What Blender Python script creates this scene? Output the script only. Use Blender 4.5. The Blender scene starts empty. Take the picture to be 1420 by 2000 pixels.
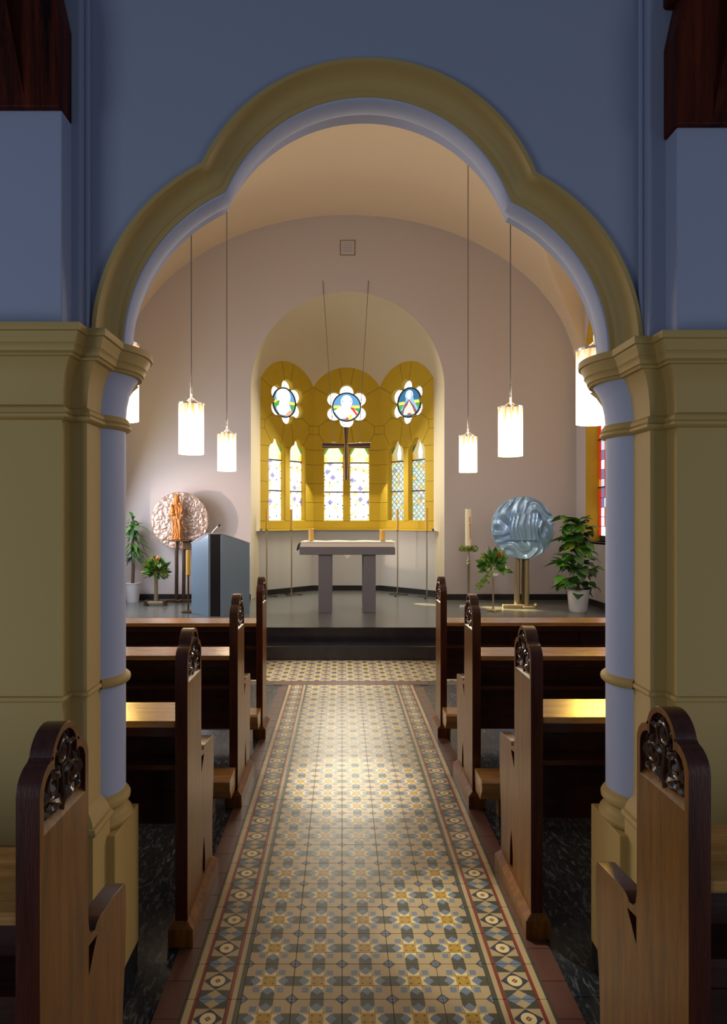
import bpy, bmesh, math, random
from mathutils import Vector, Matrix, noise
from mathutils.geometry import tessellate_polygon
random.seed(7)
PI = math.pi
SC = bpy.context.scene
COL = SC.collection

# ---------------------------------------------------------------- camera
cam_d = bpy.data.cameras.new('camera')
cam = bpy.data.objects.new('camera', cam_d)
COL.objects.link(cam)
cam.location = (0, 0, 1.5)
cam.rotation_euler = (PI / 2, 0, 0)
cam_d.sensor_fit = 'AUTO'
cam_d.sensor_width = 36.0
cam_d.lens = 1240 / 2000 * 36.0
cam_d.shift_x = 42 / 2000
cam_d.shift_y = 15 / 2000
cam_d.clip_end = 100
SC.camera = cam

# ---------------------------------------------------------------- world
W = bpy.data.worlds.new('world'); SC.world = W; W.use_nodes = True
bg = W.node_tree.nodes['Background']
bg.inputs[0].default_value = (0.45, 0.58, 0.85, 1)
bg.inputs[1].default_value = 0.12

# ---------------------------------------------------------------- exposure
SC.view_settings.view_transform = 'Standard'
SC.view_settings.look = 'None'
SC.view_settings.exposure = 0.0
SC.view_settings.gamma = 1.0
SC.view_settings.use_curve_mapping = False


def light(kind, name, loc, energy, color, aim=None, **kw):
    d = bpy.data.lights.new(name, kind)
    d.energy = energy; d.color = color
    for k, v in kw.items():
        setattr(d, k, v)
    o = bpy.data.objects.new(name, d); COL.objects.link(o)
    o.location = loc
    if aim is not None:
        o.rotation_euler = (Vector(aim) - Vector(loc)).to_track_quat('-Z', 'Y').to_euler()
    return o


# nave daylight: windows on both sides of the nave, behind the camera
light('AREA', 'nave_daylight', (-3.2, -0.9, 1.0), 31, (0.84, 0.92, 1.0), aim=(0.5, 1.9, 1.0), shape='RECTANGLE', size=1.4, size_y=2.0)
light('AREA', 'nave_daylight_right', (3.3, -0.9, 1.0), 19, (0.90, 0.94, 1.0), aim=(-0.4, 1.9, 1.0), shape='RECTANGLE', size=1.4, size_y=2.0)
# daylight entering through the chancel's side windows (near pair, then far pair)
light('AREA', 'chancel_daylight_left', (-3.2, 5.3, 2.3), 54, (1.0, 0.93, 0.97), aim=(0.8, 5.6, 0.6), shape='RECTANGLE', size=1.2, size_y=2.0)
light('AREA', 'chancel_daylight_right', (3.4, 5.3, 2.3), 48, (0.97, 0.90, 0.94), aim=(-0.8, 5.0, 0.6), shape='RECTANGLE', size=1.2, size_y=2.0)
light('AREA', 'far_window_daylight_left', (-3.22, 8.2, 1.75), 46, (0.84, 0.88, 1.0), aim=(-0.6, 8.3, 0.9), shape='RECTANGLE', size=1.2, size_y=1.1)
# apse windows let bright daylight into the niche and on to the aisle
light('AREA', 'apse_daylight', (0.08, 10.35, 2.75), 80, (1.0, 0.93, 0.74), aim=(0.1, 5.0, -0.2), shape='RECTANGLE', size=1.2, size_y=1.6)
# low sun through the far left window on to the statue and the back wall
light('SPOT', 'low_sun_on_statue', (-6.2, 6.7, 1.52), 700, (1.0, 0.70, 0.50), aim=(-1.9, 9.4, 1.5), spot_size=math.radians(24), spot_blend=1.0, shadow_soft_size=0.02)
for _a, _e in (((2.2, 8.55, 0.31), 6000), ((1.2, 8.95, 0.31), 2600)):
    light('SPOT', 'low_sun_on_platform', (-0.75, 10.2, 1.75), _e, (1.0, 0.76, 0.36), aim=_a, spot_size=math.radians(5.5), spot_blend=0.5, shadow_soft_size=0.02)
light('SPOT', 'tabernacle_added_spot', (3.2, 5.6, 3.4), 260, (1.0, 0.74, 0.30), aim=(2.35, 8.65, 0.3), spot_size=math.radians(22), spot_blend=0.8, shadow_soft_size=0.05)  # added spot for the gold light around the tabernacle foot, no fitting there
light('SPOT', 'aisle_added_spot', (-0.9, 5.2, 4.9), 800, (1.0, 0.93, 0.86), aim=(0.06, 3.6, 0.0), spot_size=math.radians(10), spot_blend=0.6, shadow_soft_size=0.04)  # added spot, stands in for a sun patch on the aisle tiles
light('SPOT', 'aisle_added_spot', (-1.2, 4.6, 4.6), 620, (1.0, 0.95, 0.80), aim=(0.50, 2.30, 0.0), spot_size=math.radians(9), spot_blend=0.7, shadow_soft_size=0.04)  # second added spot, for the nearer bright patch on the aisle
for _s, _x in ((-1, -0.86), (1, 1.02)):
    light('SPOT', 'ledge_added_spot', (3.3 * _s + 0.1, 8.3, 3.5), 480, (1.0, 0.60, 0.10), aim=(_x, 2.36, 0.79), spot_size=math.radians(9), spot_blend=1.0, shadow_soft_size=0.25)  # added pair of spots that turn the pew ledges golden
light('SPOT', 'step_added_spot', (-1.6, 4.4, 4.6), 650, (1.0, 0.96, 0.92), aim=(-0.1, 6.2, 0.0), spot_size=math.radians(20), spot_blend=0.8, shadow_soft_size=0.05)  # added spot to brighten the cross aisle before the steps

# ---------------------------------------------------------------- materials
MATS = {}


def mat(name, color, rough=0.6, metal=0.0, emis=None, estr=0.0, coat=0.0, bump=0.0, bscale=40.0, var=0.0, vscale=3.0, stretch=(1, 1, 1), trans=0.0):
    if name in MATS:
        return MATS[name]
    m = bpy.data.materials.new(name); MATS[name] = m
    m.use_nodes = True
    nt = m.node_tree; N = nt.nodes; L = nt.links
    b = N['Principled BSDF']
    b.inputs['Base Color'].default_value = (*color, 1)
    b.inputs['Roughness'].default_value = rough
    b.inputs['Metallic'].default_value = metal
    b.inputs['Coat Weight'].default_value = coat
    b.inputs['Coat Roughness'].default_value = 0.12
    if emis:
        b.inputs['Emission Color'].default_value = (*emis, 1)
        b.inputs['Emission Strength'].default_value = estr
    if trans:
        b.inputs['Transmission Weight'].default_value = trans
    if var or bump:
        tc = N.new('ShaderNodeTexCoord'); mp = N.new('ShaderNodeMapping')
        mp.inputs['Scale'].default_value = stretch
        L.new(tc.outputs['Object'], mp.inputs['Vector'])
    if var:
        n = N.new('ShaderNodeTexNoise'); n.inputs['Scale'].default_value = vscale; n.inputs['Detail'].default_value = 5
        L.new(mp.outputs[0], n.inputs['Vector'])
        r = N.new('ShaderNodeMix'); r.data_type = 'RGBA'
        r.inputs[6].default_value = (*[c * (1 - var) for c in color], 1)
        r.inputs[7].default_value = (*[min(1, c * (1 + var)) for c in color], 1)
        L.new(n.outputs['Fac'], r.inputs[0]); L.new(r.outputs[2], b.inputs['Base Color'])
    if bump:
        n = N.new('ShaderNodeTexNoise'); n.inputs['Scale'].default_value = bscale; n.inputs['Detail'].default_value = 3
        L.new(mp.outputs[0], n.inputs['Vector'])
        bp = N.new('ShaderNodeBump'); bp.inputs['Strength'].default_value = bump; bp.inputs['Distance'].default_value = 0.01
        L.new(n.outputs['Fac'], bp.inputs['Height']); L.new(bp.outputs[0], b.inputs['Normal'])
    return m


def wood(name, c1, c2, rough=0.3, axis='z', coat=0.3, scale=1.0):
    if name in MATS:
        return MATS[name]
    m = bpy.data.materials.new(name); MATS[name] = m
    m.use_nodes = True
    nt = m.node_tree; N = nt.nodes; L = nt.links
    b = N['Principled BSDF']
    b.inputs['Roughness'].default_value = rough
    b.inputs['Coat Weight'].default_value = coat; b.inputs['Coat Roughness'].default_value = 0.18
    tc = N.new('ShaderNodeTexCoord'); mp = N.new('ShaderNodeMapping')
    s = {'z': (14, 14, 1.1), 'x': (1.1, 14, 14), 'y': (14, 1.1, 14)}[axis]
    mp.inputs['Scale'].default_value = [q * scale for q in s]
    L.new(tc.outputs['Object'], mp.inputs['Vector'])
    n = N.new('ShaderNodeTexNoise'); n.inputs['Scale'].default_value = 3; n.inputs['Detail'].default_value = 8; n.inputs['Distortion'].default_value = 0.6
    L.new(mp.outputs[0], n.inputs['Vector'])
    n2 = N.new('ShaderNodeTexNoise'); n2.inputs['Scale'].default_value = 22; n2.inputs['Detail'].default_value = 4
    L.new(mp.outputs[0], n2.inputs['Vector'])
    ad = N.new('ShaderNodeMath'); ad.operation = 'MULTIPLY_ADD'
    L.new(n2.outputs['Fac'], ad.inputs[0]); ad.inputs[1].default_value = 0.35; L.new(n.outputs['Fac'], ad.inputs[2])
    cr = N.new('ShaderNodeValToRGB')
    cr.color_ramp.elements[0].position = 0.45; cr.color_ramp.elements[0].color = (*c1, 1)
    cr.color_ramp.elements[1].position = 0.85; cr.color_ramp.elements[1].color = (*c2, 1)
    L.new(ad.outputs[0], cr.inputs[0]); L.new(cr.outputs[0], b.inputs['Base Color'])
    bp = N.new('ShaderNodeBump'); bp.inputs['Strength'].default_value = 0.12; bp.inputs['Distance'].default_value = 0.004
    L.new(n2.outputs['Fac'], bp.inputs['Height']); L.new(bp.outputs[0], b.inputs['Normal'])
    return m


def marble_floor(name, dark, pale, rough, joint):
    m = bpy.data.materials.new(name); MATS[name] = m
    m.use_nodes = True
    nt = m.node_tree; N = nt.nodes; L = nt.links
    b = N['Principled BSDF']; b.inputs['Roughness'].default_value = rough
    tc = N.new('ShaderNodeTexCoord'); mp = N.new('ShaderNodeMapping')
    mp.inputs['Scale'].default_value = (60, 17, 1); mp.inputs['Rotation'].default_value = (0, 0, 0.5)
    L.new(tc.outputs['Object'], mp.inputs['Vector'])
    n = N.new('ShaderNodeTexNoise'); n.inputs['Scale'].default_value = 1.0; n.inputs['Detail'].default_value = 6; n.inputs['Distortion'].default_value = 1.2
    L.new(mp.outputs[0], n.inputs['Vector'])
    cr = N.new('ShaderNodeValToRGB')
    e = cr.color_ramp.elements
    e[0].position = 0.5; e[0].color = (*dark, 1)
    e[1].position = 0.74; e[1].color = (*pale, 1)
    q = e.new(0.62); q.color = (*[a * 0.65 + c * 0.35 for a, c in zip(dark, pale)], 1)
    L.new(n.outputs['Fac'], cr.inputs[0])
    br = N.new('ShaderNodeTexBrick'); br.offset = 0.0
    br.inputs['Scale'].default_value = 1.0; br.inputs['Mortar Size'].default_value = 0.003
    br.inputs['Brick Width'].default_value = joint; br.inputs['Row Height'].default_value = joint
    br.inputs['Color1'].default_value = (1, 1, 1, 1); br.inputs['Color2'].default_value = (0.86, 0.88, 0.9, 1); br.inputs['Mortar'].default_value = (0.4, 0.4, 0.4, 1)
    L.new(tc.outputs['Object'], br.inputs['Vector'])
    mx = N.new('ShaderNodeMix'); mx.data_type = 'RGBA'; mx.blend_type = 'MULTIPLY'; mx.inputs[0].default_value = 1
    L.new(cr.outputs[0], mx.inputs[6]); L.new(br.outputs['Color'], mx.inputs[7]); L.new(mx.outputs[2], b.inputs['Base Color'])
    bp = N.new('ShaderNodeBump'); bp.inputs['Strength'].default_value = 0.08; bp.inputs['Distance'].default_value = 0.004
    L.new(n.outputs['Fac'], bp.inputs['Height']); L.new(bp.outputs[0], b.inputs['Normal'])
    return m


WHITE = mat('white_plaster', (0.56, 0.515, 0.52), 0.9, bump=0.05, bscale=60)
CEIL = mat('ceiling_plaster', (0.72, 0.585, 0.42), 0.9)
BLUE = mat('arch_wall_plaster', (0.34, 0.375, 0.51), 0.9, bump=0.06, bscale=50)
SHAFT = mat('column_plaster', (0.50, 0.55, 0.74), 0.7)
YEL = mat('ochre_paint', (0.52, 0.36, 0.12), 0.6, bump=0.04, bscale=60)
STONE = mat('ochre_window_stone', (0.50, 0.335, 0.010), 0.75, var=0.07, vscale=6)
MORTAR = mat('dark_joint', (0.05, 0.035, 0.01), 0.9)
CREAM = mat('niche_plaster', (0.54, 0.47, 0.34), 0.85)
DADO = mat('niche_dado_plaster', (0.56, 0.555, 0.54), 0.8)
BLACK = mat('black_skirting', (0.012, 0.010, 0.012), 0.4)
STEP = mat('black_step_stone', (0.018, 0.016, 0.020), 0.18, var=0.5, vscale=8)
W_END = wood('pew_end_oak', (0.095, 0.033, 0.003), (0.26, 0.096, 0.007), 0.32, 'z', 0.12)
W_DARK = wood('pew_edge_dark', (0.030, 0.005, 0.002), (0.085, 0.016, 0.005), 0.30, 'z')
W_BACK = wood('pew_back_dark', (0.022, 0.004, 0.002), (0.055, 0.012, 0.005), 0.45, 'x')
W_LEDGE = wood('pew_ledge_oak', (0.26, 0.115, 0.03), (0.50, 0.27, 0.085), 0.20, 'x')
W_BEAM = wood('beam_wood', (0.006, 0.001, 0.001), (0.12, 0.018, 0.005), 0.5, 'z', 0.0, 0.5)
W_CARVE = mat('carving_wood', (0.07, 0.032, 0.018), 0.22, coat=0.5)
CONC = mat('altar_stone', (0.165, 0.16, 0.19), 0.75, bump=0.4, bscale=120, var=0.25, vscale=60)
CLOTH = mat('altar_linen', (0.80, 0.74, 0.66), 0.9)
IRON = mat('brown_iron', (0.10, 0.065, 0.04), 0.45, 0.6, var=0.5, vscale=20)
BRASS = mat('pale_brass', (0.42, 0.36, 0.24), 0.35, 0.8)
WAX = mat('honey_wax', (0.72, 0.42, 0.07), 0.45)
WAXW = mat('ivory_wax', (0.80, 0.74, 0.52), 0.5)
RED = mat('red_wax_lettering', (0.35, 0.03, 0.03), 0.5)
STEEL = mat('steel', (0.55, 0.55, 0.57), 0.3, 0.9)
POT = mat('white_pot', (0.62, 0.64, 0.70), 0.35)
SOIL = mat('soil', (0.03, 0.02, 0.015), 0.9)
LEAF = mat('green_leaf', (0.075, 0.24, 0.03), 0.38, var=0.5, vscale=9)
LEAFL = mat('light_green_leaf', (0.20, 0.30, 0.04), 0.4, var=0.4, vscale=9)
LEAFD = mat('dark_green_leaf', (0.022, 0.075, 0.02), 0.4, var=0.5, vscale=9)
STEM = mat('stem_brown', (0.10, 0.055, 0.025), 0.7)
FRED = mat('red_petal', (0.60, 0.045, 0.03), 0.5)
FORG = mat('orange_petal', (0.60, 0.17, 0.04), 0.5)
FWHT = mat('cream_petal', (0.80, 0.74, 0.52), 0.5)
STATUE = mat('statue_wood', (0.48, 0.17, 0.022), 0.42, var=0.3, vscale=12)
BRONZE = mat('bronze_disc', (0.42, 0.32, 0.27), 0.40, 0.45, var=0.3, vscale=14)
SILVER = mat('silver_disc', (0.32, 0.52, 0.80), 0.25, 0.45, var=0.15, vscale=6)
AMBO = mat('ambo_blue_grey', (0.16, 0.235, 0.32), 0.35, coat=0.3)
AMBOB = mat('ambo_black', (0.006, 0.006, 0.008), 0.4)
AMBOW = mat('ambo_pale_rim', (0.45, 0.47, 0.50), 0.5)
CROSSM = mat('cross_dark_iron', (0.075, 0.055, 0.05), 0.4, 0.5, var=0.5, vscale=30)
CROSSG = mat('cross_gilded_edge', (0.55, 0.36, 0.13), 0.4, 0.4)
CABLE = mat('grey_cable', (0.16, 0.14, 0.13), 0.6)
# tiles
GLOSS = 0.35
T_CREAM = mat('tile_cream', (0.48, 0.36, 0.19), GLOSS, var=0.12, vscale=10)
T_DARK = mat('tile_olive_black', (0.062, 0.064, 0.042), GLOSS)
T_BLUE = mat('tile_slate_blue', (0.17, 0.225, 0.30), GLOSS)
T_GOLD = mat('tile_gold', (0.50, 0.29, 0.025), GLOSS, var=0.5, vscale=130)
T_PALE = mat('tile_pale_yellow', (0.80, 0.66, 0.33), GLOSS)
T_RED = mat('tile_brick_red', (0.24, 0.035, 0.02), GLOSS)
T_BROWN = mat('tile_red_brown', (0.115, 0.048, 0.034), 0.36, var=0.15, vscale=5)
T_NAVY = mat('tile_navy', (0.05, 0.045, 0.07), GLOSS)
GROUT = mat('grout', (0.09, 0.075, 0.055), 0.8)
LINO = marble_floor('marbled_dark_floor', (0.018, 0.022, 0.026), (0.17, 0.19, 0.21), 0.22, 0.5)
PLAT = marble_floor('grey_platform_slabs', (0.13, 0.137, 0.13), (0.19, 0.20, 0.185), 0.22, 0.62)


# ---------------------------------------------------------------- mesh helpers
class MB:
    def __init__(s):
        s.v = []; s.f = []; s.m = []; s.mi = 0

    def add(s, vs, fs):
        o = len(s.v); s.v += [tuple(p) for p in vs]
        s.f += [tuple(i + o for i in f) for f in fs]; s.m += [s.mi] * len(fs)
        return s

    def box(s, x0, x1, y0, y1, z0, z1):
        vs = [(x, y, z) for z in (z0, z1) for y in (y0, y1) for x in (x0, x1)]
        return s.add(vs, [(0, 2, 3, 1), (4, 5, 7, 6), (0, 1, 5, 4), (1, 3, 7, 5), (3, 2, 6, 7), (2, 0, 4, 6)])

    def quad(s, *p):
        return s.add(p, [tuple(range(len(p)))])

    def lathe(s, prof, n=24, c=(0, 0, 0), cap=True, a0=0, a1=2 * PI):
        full = abs(a1 - a0 - 2 * PI) < 1e-6
        k = n if full else n + 1
        vs = [(c[0] + r * math.cos(a0 + (a1 - a0) * i / n), c[1] + r * math.sin(a0 + (a1 - a0) * i / n), c[2] + z) for r, z in prof for i in range(k)]
        fs = []
        for j in range(len(prof) - 1):
            for i in range(n):
                a, b = i, (i + 1) % k
                fs.append((j * k + a, j * k + b, (j + 1) * k + b, (j + 1) * k + a))
        if cap and full:
            if prof[0][0] > 1e-5: fs.append(tuple(range(k - 1, -1, -1)))
            if prof[-1][0] > 1e-5: fs.append(tuple((len(prof) - 1) * k + i for i in range(k)))
        return s.add(vs, fs)

    def tube(s, pts, r, n=8, r1=None, cap=True):
        pts = [Vector(p) for p in pts]; m = len(pts); vs = []
        u = None
        for i, p in enumerate(pts):
            t = (pts[min(i + 1, m - 1)] - pts[max(i - 1, 0)]).normalized()
            if u is None:
                u = t.cross(Vector((0, 0, 1)))
                if u.length < 1e-3: u = Vector((1, 0, 0))
            u = (u - t * u.dot(t)).normalized(); w = t.cross(u)
            rr = r if r1 is None else r + (r1 - r) * i / (m - 1)
            if isinstance(r, (list, tuple)): rr = r[i]
            vs += [p + (u * math.cos(2 * PI * k / n) + w * math.sin(2 * PI * k / n)) * rr for k in range(n)]
        fs = [(j * n + k, j * n + (k + 1) % n, (j + 1) * n + (k + 1) % n, (j + 1) * n + k) for j in range(m - 1) for k in range(n)]
        if cap: fs += [tuple(range(n - 1, -1, -1)), tuple((m - 1) * n + k for k in range(n))]
        return s.add(vs, fs)

    def plate(s, outer, holes=(), d0=0.0, d1=0.02, fn=None):
        """flat plate from 2D loops (a,b); fn maps (a,b,d) to xyz; thickness d0..d1"""
        fn = fn or (lambda a, b, d: (a, d, b))
        loops = [list(outer)] + [list(h) for h in holes]
        flat = [p for l in loops for p in l]
        tris = tessellate_polygon([[Vector((p[0], p[1], 0)) for p in l] for l in loops])
        n = len(flat)
        vs = [fn(p[0], p[1], d0) for p in flat] + [fn(p[0], p[1], d1) for p in flat]
        fs = [tuple(t) for t in tris] + [tuple(i + n for i in reversed(t)) for t in tris]
        o = 0
        for l in loops:
            k = len(l)
            fs += [(o + i, o + (i + 1) % k, n + o + (i + 1) % k, n + o + i) for i in range(k)]
            o += k
        return s.add(vs, fs)

    def sweep(s, path, prof, closed=False, fn=None):
        """path 2D; prof [(offset to the left, h)]"""
        fn = fn or (lambda x, y, h: (x, y, h))
        n = len(path); rows = []
        for i, p in enumerate(path):
            a = path[i - 1] if (i or closed) else None
            b = path[(i + 1) % n] if (i < n - 1 or closed) else None
            d1 = Vector((p[0] - a[0], p[1] - a[1])).normalized() if a else None
            d2 = Vector((b[0] - p[0], b[1] - p[1])).normalized() if b else None
            d1 = d1 or d2; d2 = d2 or d1
            n1 = Vector((-d1.y, d1.x)); n2 = Vector((-d2.y, d2.x))
            mm = (n1 + n2).normalized(); mm = mm / max(0.3, mm.dot(n1))
            rows.append([fn(p[0] + mm.x * o, p[1] + mm.y * o, h) for o, h in prof])
        k = len(prof); vs = [q for r in rows for q in r]
        fs = [(i * k + j, i * k + j + 1, ((i + 1) % n) * k + j + 1, ((i + 1) % n) * k + j) for i in range(n if closed else n - 1) for j in range(k - 1)]
        return s.add(vs, fs)

    def mesh(s, name, mats, smooth=False, fix=True):
        me = bpy.data.meshes.new(name)
        me.from_pydata(s.v, [], s.f)
        for m in (mats if isinstance(mats, (list, tuple)) else [mats]):
            me.materials.append(m)
        me.polygons.foreach_set('material_index', s.m)
        if fix:
            bm = bmesh.new(); bm.from_mesh(me); bmesh.ops.recalc_face_normals(bm, faces=bm.faces); bm.to_mesh(me); bm.free()
        if smooth:
            me.polygons.foreach_set('use_smooth', [True] * len(me.polygons))
            try:
                me.set_sharp_from_angle(angle=math.radians(38))
            except Exception:
                pass
        me.update()
        return me

    def build(s, name, mats, parent=None, smooth=False, loc=None, bevel=0.0, fix=True, rot=None):
        o = bpy.data.objects.new(name, s.mesh(name, mats, smooth, fix)); COL.objects.link(o)
        if parent is not None: o.parent = parent
        if loc: o.location = loc
        if rot: o.rotation_euler = rot
        if bevel:
            b = o.modifiers.new('bevel', 'BEVEL'); b.width = bevel; b.segments = 2; b.limit_method = 'ANGLE'; b.angle_limit = math.radians(40)
        return o


def inst(name, me, parent=None, loc=(0, 0, 0), rot=(0, 0, 0), scale=(1, 1, 1)):
    o = bpy.data.objects.new(name, me); COL.objects.link(o)
    o.parent = parent; o.location = loc; o.rotation_euler = rot; o.scale = scale
    return o


def tag(o, label, cat, group=None):
    o['label'] = label; o['category'] = cat
    if group: o['group'] = group
    return o


def thing(name, label, cat, loc=(0, 0, 0), group=None, rz=0):
    o = bpy.data.objects.new(name, None); COL.objects.link(o); o.location = loc; o.rotation_euler = (0, 0, rz)
    o.empty_display_size = 0.1
    return tag(o, label, cat, group)


def struct(o, kind='structure'):
    o['kind'] = kind
    return o


def arc(cx, cy, r, a0, a1, n):
    return [(cx + r * math.cos(math.radians(a0 + (a1 - a0) * i / n)), cy + r * math.sin(math.radians(a0 + (a1 - a0) * i / n))) for i in range(n + 1)]


# ================================================================ CHANCEL ARCH WALL
CX = 0.0775
WY = 1.90           # wall face
SP = 2.015          # springing
k_ = WY / 1240


def w2(px, py):
    return ((px - 668) * k_, 1.5 - (py - 1015) * k_)


cL, cT, cR = w2(569.4, 670.8), w2(716.5, 473.0), w2(868.4, 683.8)
rL, rT, rR = 387.8 * k_, 352.8 * k_, 383.6 * k_


def isect(c1, r1, c2, r2, up=True):
    d = math.dist(c1, c2); a = (r1 * r1 - r2 * r2 + d * d) / (2 * d); h = math.sqrt(r1 * r1 - a * a)
    mx = c1[0] + a * (c2[0] - c1[0]) / d; my = c1[1] + a * (c2[1] - c1[1]) / d
    q = [(mx + h * (c2[1] - c1[1]) / d, my - h * (c2[0] - c1[0]) / d), (mx - h * (c2[1] - c1[1]) / d, my + h * (c2[0] - c1[0]) / d)]
    return q


qL = max(isect(cL, rL, cT, rT), key=lambda p: p[1] - p[0] * 0.01)
qR = max(isect(cT, rT, cR, rR), key=lambda p: p[1])
ang = lambda c, p: math.degrees(math.atan2(p[1] - c[1], p[0] - c[0]))
aL0 = 180 - math.degrees(math.asin((SP - cL[1]) / rL))
aR0 = math.degrees(math.asin((SP - cR[1]) / rR))
arch_path = arc(*cL, rL, aL0, ang(cL, qL), 26)[:-1] + [qL] + arc(*cT, rT, ang(cT, qL), ang(cT, qR), 48)[1:-1] + [qR] + arc(*cR, rR, ang(cR, qR), aR0, 26)[1:]
# left->right path: opening lies to the right of travel (negative left offset)
xl, xr = -0.762, 0.917
mb = MB()
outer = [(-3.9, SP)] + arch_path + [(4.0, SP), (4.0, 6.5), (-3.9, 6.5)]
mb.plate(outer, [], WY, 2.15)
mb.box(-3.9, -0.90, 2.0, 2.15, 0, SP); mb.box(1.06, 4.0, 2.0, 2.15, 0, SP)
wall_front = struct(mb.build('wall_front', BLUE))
# moulded arch
sw = lambda prof: [(-o, y) for o, y in prof]
fxyz = lambda a, b, h: (a, h, b)
mb = MB().sweep(arch_path, sw([(0, 1.905), (0, 1.882), (0.013, 1.882), (0.016, 1.893), (0.020, 1.912), (0.029, 1.928), (0.040, 1.938), (0.052, 1.943), (0.056, 1.950), (0.070, 1.953), (0.070, 1.97)]), fn=fxyz)
am = mb.build('arch_moulding', YEL, wall_front, smooth=True)
mb = MB().sweep(arch_path, sw([(0.068, 1.956), (0.0745, 1.958), (0.079, 1.968), (0.080, 1.99), (0.080, 2.02), (0.076, 2.030), (0.06, 2.034), (0.03, 2.034), (0.03, 2.15)]), fn=fxyz)
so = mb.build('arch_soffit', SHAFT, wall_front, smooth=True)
# flat pilaster strips and beads beside the arch above the capitals
for sx, x0, x1 in ((1, 0.898, 2.2), (-1, -2.1, -0.765)):
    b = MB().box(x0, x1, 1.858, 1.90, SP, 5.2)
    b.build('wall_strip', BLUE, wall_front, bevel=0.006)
    xb = x0 - 0.006 if sx > 0 else x1 + 0.006
    MB().tube([(xb, 1.893, SP), (xb, 1.893, 5.2)], 0.009, 10).build('corner_bead', BLUE, wall_front, smooth=True)


def pier(side, label, dz, ztop):
    mir = (lambda x: x) if side > 0 else (lambda x: 2 * CX - x)
    flip = side < 0
    def P(x, y, h): return (mir(x), y, h)
    root = thing('arch_pillar', label, 'pillar', (mir(0.96), 2.04, 0), 'pillars carrying the chancel arch')
    def bld(m, name, mt, smooth=True, bevel=0):
        o = m.build(name, mt, root, smooth=smooth, bevel=bevel)
        o.matrix_parent_inverse = Matrix.Translation(-Vector(root.location)) ; return o
    arcp = [(0.96 + 0.105 * math.cos(math.radians(a)), 2.04 + 0.105 * math.sin(math.radians(a))) for a in range(234, 125, -6)]
    front = [(2.4, 1.795), (0.947, 1.795), (0.947, 1.85), (0.898, 1.85), (0.898, arcp[0][1])]
    back = [(0.898, arcp[-1][1]), (0.898, 2.15), (2.4, 2.15)]
    bell = [(0, 1.775 + dz), (0, 1.80 + dz), (0.003, 1.84 + dz), (0.012, 1.885 + dz), (0.026, 1.915 + dz), (0.042, 1.936 + dz)]
    bld(MB().sweep(front, [(0.028, 0.075), (0.028, 0.60), (0.0, 0.64)] + bell, fn=P), 'pier_body', YEL)
    bld(MB().sweep(back, [(0, 0.075)] + bell, fn=P), 'pier_rear', YEL)
    bld(MB().sweep(arcp, [(0, 0.60)] + bell, fn=P), 'column_shaft', SHAFT)
    full = front[:-1] + arcp + [(2.4, 2.16)]
    z = dz
    cap = [(0.0, 1.930), (0.050, 1.931), (0.053, 1.935), (0.050, 1.940), (0.056, 1.942), (0.058, 1.948), (0.061, 1.957), (0.066, 1.961), (0.064, 1.964), (0.068, 1.975), (0.074, 1.985), (0.076, 1.990), (0.083, 1.992), (0.084, 2.0), (0.083, 2.012), (0.04, 2.016), (-0.06, 2.016)]
    bld(MB().sweep(full, [(o, h + z) for o, h in cap], fn=P), 'capital', YEL)
    ring = [(0, 1.760), (0.010, 1.762), (0.017, 1.769), (0.017, 1.776), (0.010, 1.780), (0.014, 1.784), (0.013, 1.792), (0.006, 1.801), (0, 1.803)]
    bld(MB().sweep(full, [(o, h + z) for o, h in ring], fn=P), 'ring_moulding', YEL)
    rr = lambda r: [(r * math.sin(t * PI / 6), 0.992 - r * math.cos(t * PI / 6)) for t in range(7)]
    bld(MB().sweep(front, rr(0.009), fn=P), 'lower_ring', YEL)
    bld(MB().sweep(arcp, rr(0.016), fn=P), 'shaft_ring', YEL)
    bld(MB().sweep(front, [(0.026, 0.585), (0.036, 0.59), (0.040, 0.600), (0.036, 0.611), (0.028, 0.614), (0.022, 0.63), (0.010, 0.645), (0, 0.655)], fn=P), 'pier_base_moulding', YEL)
    base = [(-0.02, 0.535), (0.0, 0.535), (0.016, 0.541), (0.021, 0.553), (0.017, 0.566), (0.008, 0.572), (0.003, 0.582), (0.002, 0.593), (0.007, 0.598), (0.014, 0.605), (0.015, 0.615), (0.010, 0.625), (0.003, 0.629), (0.0, 0.64)]
    fc = [(0.96 + 0.105 * math.cos(math.radians(a)), 2.04 + 0.105 * math.sin(math.radians(a))) for a in range(280, 79, -8)]
    bld(MB().sweep(fc, base, fn=P), 'column_base', YEL)
    a, b = sorted((mir(0.845), mir(1.10)))
    bld(MB().box(a, b, 1.93, 2.155, 0.075, 0.538), 'plinth', YEL, False, 0.003)
    a, b = sorted((mir(0.847), mir(1.10)))
    bld(MB().box(a, b, 1.935, 2.15, 0, 0.075), 'plinth_foot', BLACK, False)
    a, b = sorted((mir(0.925), mir(2.4)))
    bld(MB().box(a, b, 1.775, 1.93, 0, 0.078), 'pier_foot', BLACK, False)
    a, b = sorted((mir(0.947), mir(2.4)))
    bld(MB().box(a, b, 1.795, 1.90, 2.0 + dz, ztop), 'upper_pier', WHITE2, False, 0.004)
    return root


W_BEAM.node_tree.nodes['Principled BSDF'].inputs['Specular IOR Level'].default_value = 0.15
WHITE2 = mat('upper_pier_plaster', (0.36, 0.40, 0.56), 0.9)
ZL, ZR = 2.658, 2.610
pier(-1, 'ochre pillar with half-round white column at the left side of the arch', 0.022, ZL)
pier(1, 'ochre pillar with half-round white column at the right side of the arch', 0.0, ZR)

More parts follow.
